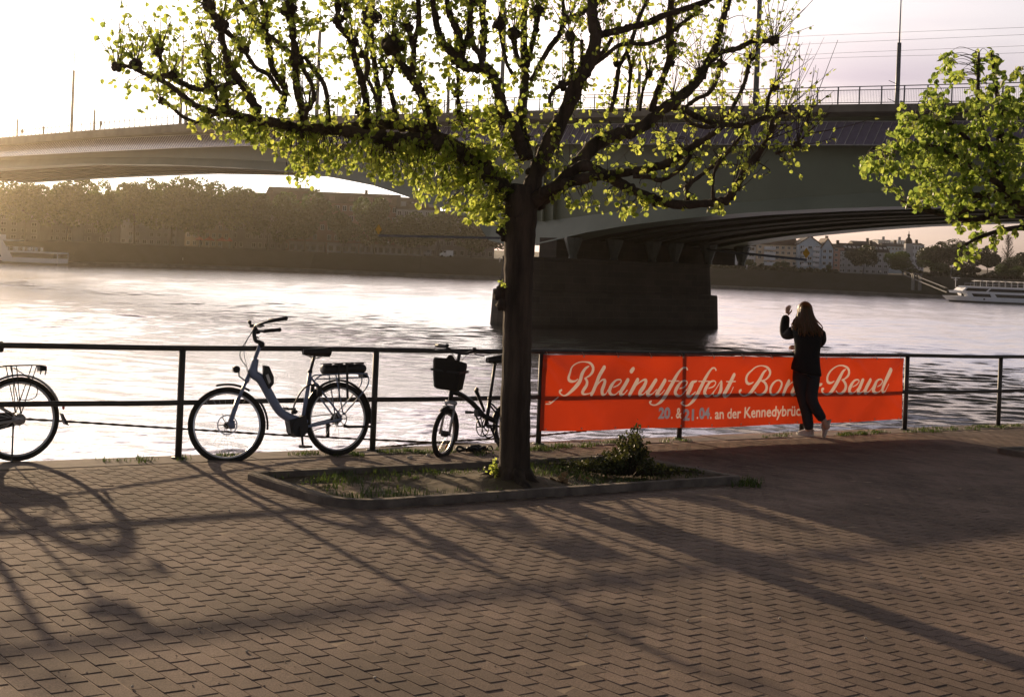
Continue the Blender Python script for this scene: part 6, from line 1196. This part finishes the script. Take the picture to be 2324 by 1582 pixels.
# ------------------------------------------------------------------ houses
def wallmat(n, c): return mat(n, c, 0.85, var=0.12, vs=0.3)
M_cream, M_pwhite, M_pblue, M_pink = wallmat('cream render', (0.72, 0.58, 0.43)), wallmat('white render', (0.78, 0.79, 0.82)), wallmat('pale blue render', (0.52, 0.62, 0.72)), wallmat('pink render', (0.60, 0.36, 0.29))
M_roofd, M_roofr = mat('dark roof tiles', (0.05, 0.042, 0.042), 0.8, var=0.2, vs=.5), mat('brown roof tiles', (0.10, 0.06, 0.045), 0.8, var=0.2, vs=.5)
M_win = mat('window glass', (0.03, 0.035, 0.04), 0.15); M_grey = wallmat('grey render', (0.46, 0.46, 0.48)); M_gal = mat('grey galvanised', (0.13, 0.135, 0.14), 0.6)
def house(name, label, x0, x1, ytop, back, wall, roof, cols, rows, yroof=None, z0=TOPZ, depth=11, win=True, balcony=None, dormers=0, gable=False, sky=0, win_w=0.5, group='houses on the far bank'):
    xm = (x0 + x1) / 2; c = far_pt(xm, back, z0); Y = c[1]; Wd = (x1 - x0) * Y / F; H = z_at(xm, ytop, Y) - z0; Hr = (z_at(xm, yroof, Y) - z0) if yroof else H + 0.6
    o = thing(name, label, 'building', c, (0, 0, 0), group)
    mb = MB(); mb.box((0, depth / 2, H / 2 - 1), (Wd, depth, H + 2)); 
    if gable: mb.prism([(-Wd / 2, 0, H), (Wd / 2, 0, H), (0, 0, Hr)], (0, depth, 0))
    mb.build('wall', wall, o)
    mb = MB()
    if gable: mb.prism([(-Wd / 2 - .3, -.4, H - .1), (0, -.4, Hr + .15), (0, -.4, Hr + .4), (-Wd / 2 - .5, -.4, H + .1)], (0, depth + .8, 0)); mb.prism([(Wd / 2 + .3, -.4, H - .1), (0, -.4, Hr + .15), (0, -.4, Hr + .4), (Wd / 2 + .5, -.4, H + .1)], (0, depth + .8, 0))
    else: mb.prism([(-Wd / 2 - .2, -.5, H), (-Wd / 2 - .2, depth / 2, Hr), (-Wd / 2 - .2, depth + .5, H)], (Wd + .4, 0, 0))
    rf = mb.build('roof', roof, o)
    for i in range(dormers):
        x = -Wd / 2 + Wd * (i + .5) / dormers; m1 = MB(); zz = H + (Hr - H) * .25; m1.box((x, .8, zz + .7), (1.7, 2.2, 1.5)); d_ = m1.build('dormer', wall, rf); 
    for i in range(sky):
        x = -Wd / 2 + Wd * (i + .5) / sky; n_ = unit((0, -(Hr - H), depth / 2)); a = np.array([x, depth * .18, H + (Hr - H) * .36]) + n_ * .06; t_ = unit((0, depth / 2, Hr - H)); m1 = MB(); m1.prism([a + (-.45, 0, 0), a + (.45, 0, 0), a + (.45, 0, 0) + t_ * 1.6, a + (-.45, 0, 0) + t_ * 1.6], n_ * .08); m1.build('skylight', M_white, rf)
    m1 = MB(); m1.box((Wd * .2, depth / 2, Hr + .3), (.9, .9, 1.8)); m1.build('chimney', roof, rf)
    if win:
        fh = H / rows; ww = min(Wd / cols * win_w, 1.8); m1 = MB(); m1.box((0, 0, 0), (ww, .12, fh * .5)); w0 = m1.build('window', M_win, o); first = True
        f1 = MB(); t_ = .09
        for sx_ in (-1, 0, 1): f1.box((sx_ * ww / 2, -.07, 0), (t_, .08, fh * .5 + t_))
        for sz in (-1, 1): f1.box((0, -.075, sz * fh * .25), (ww + t_, .08, t_))
        fr = f1.build('frame', M_white, w0)
        for r in range(rows):
            for k in range(cols):
                loc = (-Wd / 2 + Wd * (k + .5) / cols, -.03, fh * (r + .52))
                if first: w0.location = loc; first = False; continue
                if random.random() < .04: continue
                w = w0.copy(); COL.objects.link(w); w.parent = o; w.location = loc; f2 = fr.copy(); COL.objects.link(f2); f2.parent = w
    if balcony:
        fh = H / rows
        for r in range(1, rows):
            for k in balcony:
                x = -Wd / 2 + Wd * k; m1 = MB(); m1.box((x, -.75, fh * r + .05), (Wd * .28, 1.5, .2)); m1.box((x, -1.46, fh * r + .6), (Wd * .28, .06, .9)); m1.build('balcony', M_pwhite, o)
    return o
house('row_house', 'grey blue row house right of the pier, half under the bridge', 1560, 1650, 566, 34, M_grey, M_roofd, 4, 4, 548)
house('town_house', 'white blue house between the grey house and the cream block', 1651, 1715, 558, 34, M_pwhite, M_roofd, 3, 4, 544, dormers=2)
house('apartment_block', 'long cream apartment block with rows of dark windows', 1716, 1808, 556.5, 34, M_cream, M_roofr, 7, 5, 536, balcony=(.3,))
house('gabled_house', 'pale blue house with a gable and stacked balconies', 1810, 1862, 556, 32, M_pblue, M_roofd, 3, 5, 538, gable=True, balcony=(.25, .75))
house('narrow_house', 'narrow pale blue house with a steep brown gable beside the balconied one', 1863, 1889, 564, 33, M_pblue, M_roofr, 2, 4, 543, gable=True)
house('pink_house', 'narrow pink house left of the round dark tree', 1890, 1914, 562, 35, M_pink, M_roofd, 2, 5, 553)
house('long_house', 'long house with a dark roof and a row of bright skylights', 1905, 2016, 572, 38, M_grey, M_roofd, 8, 4, 553, sky=11)
house('hotel_block', 'grey flat block on the skyline left of the small domed tower', 1990, 2018, 545, 120, M_grey, M_grey, 5, 7, 543.5, z0=4)
house('hotel_block', 'pale block on the skyline touching the small domed tower', 2034, 2052, 546, 118, M_pwhite, M_grey, 3, 6, 544.5, z0=4)
house('back_house', 'pale rear houses on the skyline above the skylight roof', 1936, 1990, 556, 95, M_pwhite, M_roofd, 7, 5, 547, z0=4); house('back_house', 'low pale rear house right of the domed tower', 2066, 2095, 556, 95, M_pwhite, M_roofd, 4, 4, 551, z0=4)
house('back_house', 'rear house below the blocks on the skyline, left of the domed tower', 2004, 2052, 560, 92, M_pblue, M_roofd, 6, 5, 552, z0=4)
p = far_pt(2059, 90, 4); Y = p[1]; k = Y / F; o = thing('domed_tower', 'small tower with an onion dome and spire on the skyline', 'tower', p); h = z_at(2059, 553, Y) - 4; mb = MB(); mb.box((0, 0, h / 2), (16 * k, 16 * k, h)); mb.build('wall', M_grey, o)
mb = MB(); s_ = 8 * k; mb.tube([(0, 0, h), (0, 0, h + .3), (0, 0, h + 5 * k), (0, 0, h + 10 * k), (0, 0, h + 14 * k), (0, 0, h + 15 * k), (0, 0, h + 19 * k), (0, 0, h + 22 * k), (0, 0, h + 29 * k)], [s_ * 1.1, s_, s_ * 1.05, s_ * .8, s_ * .3, s_ * .28, s_ * .4, s_ * .12, s_ * .04], 10); mb.build('dome', M_roofd, o, True)
# left houses behind the tree row
M_pwhite, M_grey, M_cream, M_pink = wallmat('dim white render', (0.36, 0.36, 0.38)), wallmat('dim grey render', (0.24, 0.24, 0.25)), wallmat('dim cream render', (0.34, 0.28, 0.20)), wallmat('dim brick render', (0.26, 0.15, 0.12))  # darkened copies of the renders: dim look of the left facades put in the colour
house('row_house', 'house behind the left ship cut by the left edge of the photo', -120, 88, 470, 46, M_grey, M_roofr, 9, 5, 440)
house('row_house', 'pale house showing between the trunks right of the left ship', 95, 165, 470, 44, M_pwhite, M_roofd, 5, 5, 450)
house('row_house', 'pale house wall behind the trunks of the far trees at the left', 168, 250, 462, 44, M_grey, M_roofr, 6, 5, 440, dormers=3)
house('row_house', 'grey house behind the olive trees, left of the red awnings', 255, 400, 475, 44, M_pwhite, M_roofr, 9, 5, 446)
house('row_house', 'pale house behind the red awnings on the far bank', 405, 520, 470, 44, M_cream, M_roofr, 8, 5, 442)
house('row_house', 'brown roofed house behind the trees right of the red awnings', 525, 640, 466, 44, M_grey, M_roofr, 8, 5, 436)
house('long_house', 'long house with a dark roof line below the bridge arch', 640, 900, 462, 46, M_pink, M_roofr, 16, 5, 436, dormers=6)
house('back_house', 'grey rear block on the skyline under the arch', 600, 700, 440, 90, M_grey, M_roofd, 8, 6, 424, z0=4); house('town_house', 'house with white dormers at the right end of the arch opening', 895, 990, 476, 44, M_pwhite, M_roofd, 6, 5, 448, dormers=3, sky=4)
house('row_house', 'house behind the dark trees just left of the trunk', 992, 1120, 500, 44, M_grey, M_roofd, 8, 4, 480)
for x0, x1, l in ((655, 735, 'low pale pavilion between trunks under the broad dark green tree'), (742, 810, 'low pale pavilion left of the long white glazed one'), (815, 955, 'long white glazed pavilion under the pointed tree')):
    a = far_pt((x0 + x1) / 2, 27); k = a[1] / F; o = thing('pavilion', l, 'pavilion', a, (0, 0, 0), 'pavilions on the far promenade'); W_ = (x1 - x0) * k; mb = MB(); mb.box((0, 1.5, 1.6), (W_, 3, 3.2)); mb.build('wall', M_pwhite, o); mb = MB(); mb.box((0, 1.3, 3.3), (W_ + .8, 4, .25)); mb.build('roof', M_grey, o)
    n = max(3, int(W_ / 2)); 
    for i in range(n): m1 = MB(); m1.box((-W_ / 2 + W_ * (i + .5) / n, -.02, 1.5), (W_ / n * .6, .1, 1.7)); m1.build('window', M_win, o)
# red awnings, van, lamp posts, people and small boats on the far bank
M_awn = mat('red awning cloth', (0.50, 0.07, 0.035), 0.7)
for i, (x, w) in enumerate(((452, 18), (474, 24), (503, 26), (520, 14))):
    a = far_pt(x, 17); k = a[1] / F; o = thing('parasol', ('leftmost red parasol of the far terrace', 'wide red parasol second from the left on the far terrace', 'widest red parasol of the far terrace', 'small red parasol at the right end of the far terrace')[i], 'parasol', a, (0, 0, 0), 'red parasols on the far promenade')
    mb = MB(); mb.tube([(0, 0, 2.3), (0, 0, 2.5), (0, 0, 3.5)], [w * k / 2, w * k / 2, .08], 8); mb.build('canopy', M_awn, o); mb = MB(); mb.cyl((0, 0, 0), (0, 0, 2.4), .04, n=6); mb.build('pole', M_white, o)
def van(x, w, label, m):
    a = far_pt(x, 15); k = a[1] / F; L = w * k; o = thing('delivery_van', label, 'van', a); mb = MB(); mb.prism([(-L / 2, -1, .4), (-L / 2, -1, 1.2), (-L / 2 + .9, -1, 1.5), (-L / 2 + 1.4, -1, 2.2), (L / 2, -1, 2.2), (L / 2, -1, .4)], (0, 2, 0)); mb.build('body', m, o)
    m1 = MB(); m1.box((-L / 2 + 1.6, -1.01, 1.75), (.8, .04, .6)); m1.build('side_window', M_win, o)
    for q in (-L * .32, L * .32): m1 = MB(); m1.cyl((q, -1.05, .38), (q, -.8, .38), .38, n=12); m1.build('wheel', M_dark, o)
van(1013, 30, 'white van parked on the far promenade left of the trunk', M_white); van(970, 18, 'pale parked van left of the white van on the far promenade', M_grey)
def far_person(p, h, label, m1_, m2_, grp):
    o = thing('person', label, 'person', p, (0, 0, random.uniform(0, 6)), grp); s = h / 1.7
    skinned('body', [(0, 0, .92 * s), (0, 0, 1.2 * s), (0, 0, 1.42 * s), (0, 0, 1.52 * s), (0, .01, 1.66 * s), (.18 * s, 0, 1.38 * s), (.24 * s, .03, 1.1 * s), (.22 * s, .1 * s, .86 * s), (-.18 * s, 0, 1.38 * s), (-.24 * s, -.03, 1.1 * s), (-.24 * s, .02, .85 * s), (.09 * s, .03, .88 * s), (.1 * s, .1 * s, .48 * s), (.1 * s, .03 * s, .05), (-.09 * s, 0, .88 * s), (-.1 * s, -.04 * s, .48 * s), (-.1 * s, -.16 * s, .07)],
        [(0, 1), (1, 2), (2, 3), (3, 4), (2, 5), (5, 6), (6, 7), (2, 8), (8, 9), (9, 10), (0, 11), (11, 12), (12, 13), (0, 14), (14, 15), (15, 16)], [.14, .14, .15, .055, .10, .06, .045, .04, .06, .045, .04, .085, .06, .05, .085, .06, .05], m1_, o, 1)
    return o
M_cl = mat('dark clothing', (0.05, 0.045, 0.045), 0.85); M_clw = mat('white clothing', (0.7, 0.7, 0.72), 0.8)
for x, l in ((51, 'walker on the bridge nearest the left edge'), (99, 'second walker from the left edge on the bridge'), (229, 'walker on the bridge beside the narrow sign panel'), (424, 'walker on the bridge beside the shorter mast behind the leaf tips'), (419, 'companion walking next to the one at the shorter mast')):
    d = ray(x, 290); t = 1.6; s = (d / d.dot(ND) * (C0 + t)).dot(BD); far_person(bpt(s, t, pz('deck', s)), random.uniform(1.66, 1.82), l, M_cl, M_cl, 'walkers on the bridge')
for x, b, l in ((744, 8, 'person in white on the far embankment below the pavilions'), (1012, -1 + 14, 'person in white beside the white van'), (1810 * .895 + 75, 12, 'person in white on the far embankment right of the pier'), (1134, 5, 'person in white low on the far embankment left of the trunk')):
    q = far_pt(x, b); q[2] = 1.0 + (TOPZ - 1.0) * min(1, max(0, (b - 3) / 10)) if b < 13 else TOPZ; far_person(q, 1.75, l, M_clw, M_clw, 'people on the far bank')
def lamp(x, back, ytop, label):
    a = far_pt(x, back); h = z_at(x, ytop, a[1]) - a[2]; o = thing('street_lamp', label, 'street lamp', a, (0, 0, 0), 'lamps on the far promenade'); mb = MB(); mb.cyl((0, 0, 0), (0, 0, h), .09, .06, 6); mb.build('post', M_steel, o); mb = MB(); mb.ball((0, 0, h + .2), .3, 8, 6); mb.build('lamp_globe', M_white, o)
for x, y, l in ((2158, 606, 'lamp post behind the bow of the right ship'), (1998, 618, 'lamp under the round dark tree'), (295, 540, 'lamp on the far promenade above the small boats'), (880, 552, 'lamp on the far promenade below the yellow board')): lamp(x, 15, y, l)
# ------------------------------------------------------------------ ships and boats
M_hull = mat('white ship paint', (0.82, 0.84, 0.88), 0.45, var=0.06, vs=0.2); M_blueb = mat('dark ship bottom', (0.04, 0.05, 0.06), 0.5)
def ship(name, label, xb, xs, ywl, dirn, decks, L, B=9.0):
    """xb: picture column of the visible end; hull runs L metres from there in direction dirn (+1 right)"""
    base = on_water(xb, ywl); o = thing(name, label, 'ship', base, (0, 0, 0), 'white passenger ships'); hy = B / 2
    def plan(x0, x1, w, z, bow): return [(x0 * dirn, -w, z), (x1 * dirn, -w, z), (x1 * dirn, w, z), (x0 * dirn, w, z)]
    return o, base
# right ship: bow points left
base = on_water(2146, 684); k = base[1] / F; o = thing('passenger_ship', 'white three-deck passenger ship moored at the right under the dark trees', 'ship', base, (0, 0, -0.03), 'white passenger ships')
zk = lambda y: (z_at(2146, y, base[1]) - WZ)
def slab(mb, x0, x1, z0, z1, w0=4.6, rake=0.0, nose=0.0):
    n = 10; low, up = [], []
    for zz, lst, rk in ((z0, low, 0), (z1, up, rake)):
        for i in range(n + 1):
            t = i / n; lst.append((x0 - rk + nose * (1 - math.sqrt(max(0, 1 - (1 - t) ** 2))) * 0 + nose * (1 - math.sin(t * math.pi / 2)) * 0 + (0 if i else 0) + nose * t, -w0 * math.sin(t * math.pi / 2), zz))
        lst.append((x1, -w0, zz)); lst.append((x1, w0, zz))
        for i in range(n, -1, -1): t = i / n; lst.append((x0 - rk + nose * t, w0 * math.sin(t * math.pi / 2), zz))
    m = len(low); mb.add(low + up, [tuple(range(m))[::-1], tuple(range(m, 2 * m))] + [(i, (i + 1) % m, m + (i + 1) % m, m + i) for i in range(m)])
mb = MB(); slab(mb, 1.2, 60, -.8, .45, 4.4, 0.5, 7); mb.build('hull_bottom', M_blueb, o)
mb = MB(); slab(mb, 0.2, 60, .45, 1.55, 4.7, 1.2, 7); hull = mb.build('hull', M_hull, o)
mb = MB(); slab(mb, 4.0, 58, 1.55, 2.35, 4.2, 0, 5); mb.build('window_band', M_win, o)
mb = MB()
for x in (4.6, 10.5, 21.0, 33, 45): mb.prism([(x, -4.75, 1.5), (x + 1.3, -4.75, 1.5), (x + .6, -4.75, 2.4), (x - .5, -4.75, 2.4)], (0, 9.5, 0))
mb.build('window_post', M_hull, o)
mb = MB(); slab(mb, 0.9, 59, 2.35, 2.95, 4.75, 0.3, 6); mb.build('deck_band', M_hull, o)
mb = MB(); slab(mb, 5.2, 57, 2.95, 3.75, 4.1, 0, 4); mb.build('window_band', M_win, o)
mb = MB()
for x in (3.0, 9, 20, 30, 40, 50): mb.prism([(x, -4.3, 2.9), (x + .5, -4.3, 2.9), (x + 1.4, -4.3, 3.8), (x + .9, -4.3, 3.8)], (0, 8.6, 0))
mb.build('window_post', M_hull, o)
mb = MB(); slab(mb, 3.2, 57, 3.75, 4.25, 4.7, 0, 6); mb.build('upper_deck', M_hull, o)
mb = MB()
for i in range(9): mb.cyl((8.0 + i * 1.6, -2.8, 4.25), (8.0 + i * 1.6, -2.8, 5.5), .05, n=5); mb.cyl((8.0 + i * 1.6, 2.8, 4.25), (8.0 + i * 1.6, 2.8, 5.5), .05, n=5)
for i in range(7): mb.prism([(7.2 + i * 2, -3.4, 5.5), (8.2 + i * 2, -3.4, 5.78), (9.2 + i * 2, -3.4, 5.5), (8.2 + i * 2, -3.4, 5.62)], (0, 6.8, 0))
mb.build('sun_canopy', M_clw, o)
mb = MB(); mb.cyl((2.4, 0, 3.75), (2.4, 0, 6.3), .09, n=6); mb.box((2.4, 0, 6.2), (2.2, .2, .15)); mb.box((2.4, 0, 5.7), (.9, .2, .12)); mb.build('bow_mast', M_hull, o)
mb = MB()
for z, x0 in ((4.75, 3.5), (5.05, 3.5)): mb.tube([(x0, -4.5, z), (57, -4.5, z)], .025, 4)
for x in np.arange(3.5, 57, 1.5): mb.cyl((x, -4.5, 4.25), (x, -4.5, 5.05), .025, n=4)
mb.build('deck_railing', M_hull, o)
m1 = MB(); m1.cyl((8.5, -4.85, 1.0), (8.5, -4.7, 1.0), .22, n=10); m1.build('porthole', M_win, o)
# gangway and its portal
a, b_ = far_pt(2049, 12, TOPZ + .4), base + np.array([0.6, 2, 2.4]); o = thing('gangway', 'white sloping gangway leading down to the right ship', 'gangway'); mb = MB()
for h in (0, 1.1): mb.tube([a + (0, -.6, h), b_ + (0, -.6, h)], .05, 4); mb.tube([a + (0, .6, h), b_ + (0, .6, h)], .08, 4)
for t in np.linspace(0, 1, 14): q = a * (1 - t) + b_ * t; mb.tube([q + (0, -.6, 0), q + (.5, -.6, 1.1)], .04, 4)
mb.build('truss', M_gal, o); mb = MB(); mb.prism([a + (0, -.6, -.1), b_ + (0, -.6, -.1), b_ + (0, .6, -.1), a + (0, .6, -.1)], (0, 0, .1)); mb.build('walkway', M_gal, o)
q = a * .65 + b_ * .35; o = thing('gangway_portal', 'pale portal frame standing over the gangway', 'portal', q + (0, 0, -3)); mb = MB()
for x in (-1.0, 1.0): mb.box((x, .8, 2.3), (.45, .45, 4.6)); mb.box((x, -.8, 2.3), (.45, .45, 4.6))
mb.box((0, 0.8, 4.7), (2.8, .5, .4)); mb.box((0, -0.8, 4.7), (2.8, .5, .4)); mb.build('frame', M_gal, o)
# left ship: stern at its right end
base = on_water(143, 603); o = thing('passenger_ship', 'white passenger ship with a slanted funnel stripe cut by the left edge', 'ship', base, (0, 0, 0.02), 'white passenger ships')
mb = MB(); mb.prism([(-.5, -4.4, -.8), (-55, -4.4, -.8), (-55, -4.4, .5), (-.2, -4.4, .5)], (0, 8.8, 0)); mb.build('hull_bottom', M_blueb, o)
mb = MB(); mb.prism([(-.15, -4.6, .5), (-55, -4.6, .5), (-55, -4.6, 1.75), (0, -4.6, 1.75)], (0, 9.2, 0)); mb.build('hull', M_hull, o)
mb = MB(); mb.prism([(-1.2, -4.2, 1.75), (-55, -4.2, 1.75), (-55, -4.2, 3.0), (-1.2, -4.2, 3.0)], (0, 8.4, 0)); mb.build('window_band', M_win, o)
mb = MB(); mb.box((-.15, -4.55, 2.4), (.25, .12, 1.3)); mb.box((-.15, 4.55, 2.4), (.25, .12, 1.3)); mb.build('stern_post', M_hull, o)
mb = MB(); mb.prism([(0, -4.6, 3.0), (-55, -4.6, 3.0), (-55, -4.6, 3.7), (-.05, -4.6, 3.35)], (0, 9.2, 0)); mb.build('deck_band', M_hull, o)
mb = MB()
for z in (4.1, 4.5): mb.tube([(-4.5, -4.5, z), (-55, -4.5, z)], .03, 4)
for x in np.arange(-54, -4, .9): mb.cyl((x, -4.5, 3.5), (x, -4.5, 4.55), .04, n=4)
for x in np.arange(-50, -5, 1.3): mb.box((x, random.uniform(-3, 3), 4.0), (.5, .5, .9))
mb.build('deck_railing', M_hull, o)
mb = MB()
for y in (-4.75,): mb.prism([(-11.0, y, .6), (-14.2, y, .6), (-16.6, y, 6.8), (-18.5, y, 9.0), (-17.6, y, 9.2), (-15.2, y, 7.2)], (0, .2, 0))
mb.build('funnel_stripe', M_hull, o)
mb = MB(); mb.prism([(-12.0, -4.4, 5.9), (-40, -4.4, 5.9), (-40, -4.4, 6.25), (-11.5, -4.4, 6.25)], (0, 8.8, 0)); mb.build('bridge_deck', M_hull, o)
mb = MB(); mb.box((-18.5, 0, 6.9), (5, 5, 1.3)); mb.build('wheelhouse', M_hull, o)
# small boats and jetty bits
def boat(x, w, y, label, m):
    b0 = on_water(x, y); k = b0[1] / F; L = w * k; o = thing('small_boat', label, 'boat', b0, (0, 0, random.uniform(-.1, .1)), 'small boats moored at the far bank'); mb = MB()
    V = []
    for t in np.linspace(0, 1, 9):
        wd = 1.1 * math.sin(min(1, t * 3 + .25) * math.pi / 2) * (1 if t < .75 else 1 - .6 * (t - .75) / .25)
        for yy, zz in ((-wd, .75 + .25 * (1 - t)), (-wd * .8, 0.1), (0, -.2), (wd * .8, .1), (wd, .75 + .25 * (1 - t))): V.append((-L / 2 + L * t, yy, zz))
    mb.add(V, [(i * 5 + j, i * 5 + j + 1, (i + 1) * 5 + j + 1, (i + 1) * 5 + j) for i in range(8) for j in range(4)] + [(0, 4, 3, 2, 1), (40, 41, 42, 43, 44)]); mb.build('hull', m, o)
    mb = MB(); mb.prism([(-L * .2, -.7, .8), (-L * .1, -.7, 1.7), (L * .25, -.7, 1.7), (L * .28, -.7, .8)], (0, 1.4, 0)); mb.build('cabin', M_hull, o); mb = MB(); mb.cyl((L * .3, 0, .7), (L * .3, 0, 3.0), .05, n=5); mb.build('mast', M_hull, o)
boat(350, 34, 604.5, 'small white boat moored at the far bank, left of the other', M_hull); boat(402, 40, 606.5, 'small boat moored right of its neighbour at the far bank', M_grey)
# ------------------------------------------------------------------ the air
hz = MB(); hz.box((0, 430, 19), (2400, 1000, 52)); 
M_hz = bpy.data.materials.new('glare haze'); M_hz.use_nodes = True; t = M_hz.node_tree; t.nodes.clear()
pv = nd(t, 'ShaderNodeVolumePrincipled', Color=(1.0, 0.88, 0.68, 1), Density=HAZE, Anisotropy=0.93); oo = nd(t, 'ShaderNodeOutputMaterial'); t.links.new(pv.outputs[0], oo.inputs['Volume'])  # haze added to emulate the warm veiling glare towards the sun
tag(hz.build('haze', M_hz), kind='stuff')
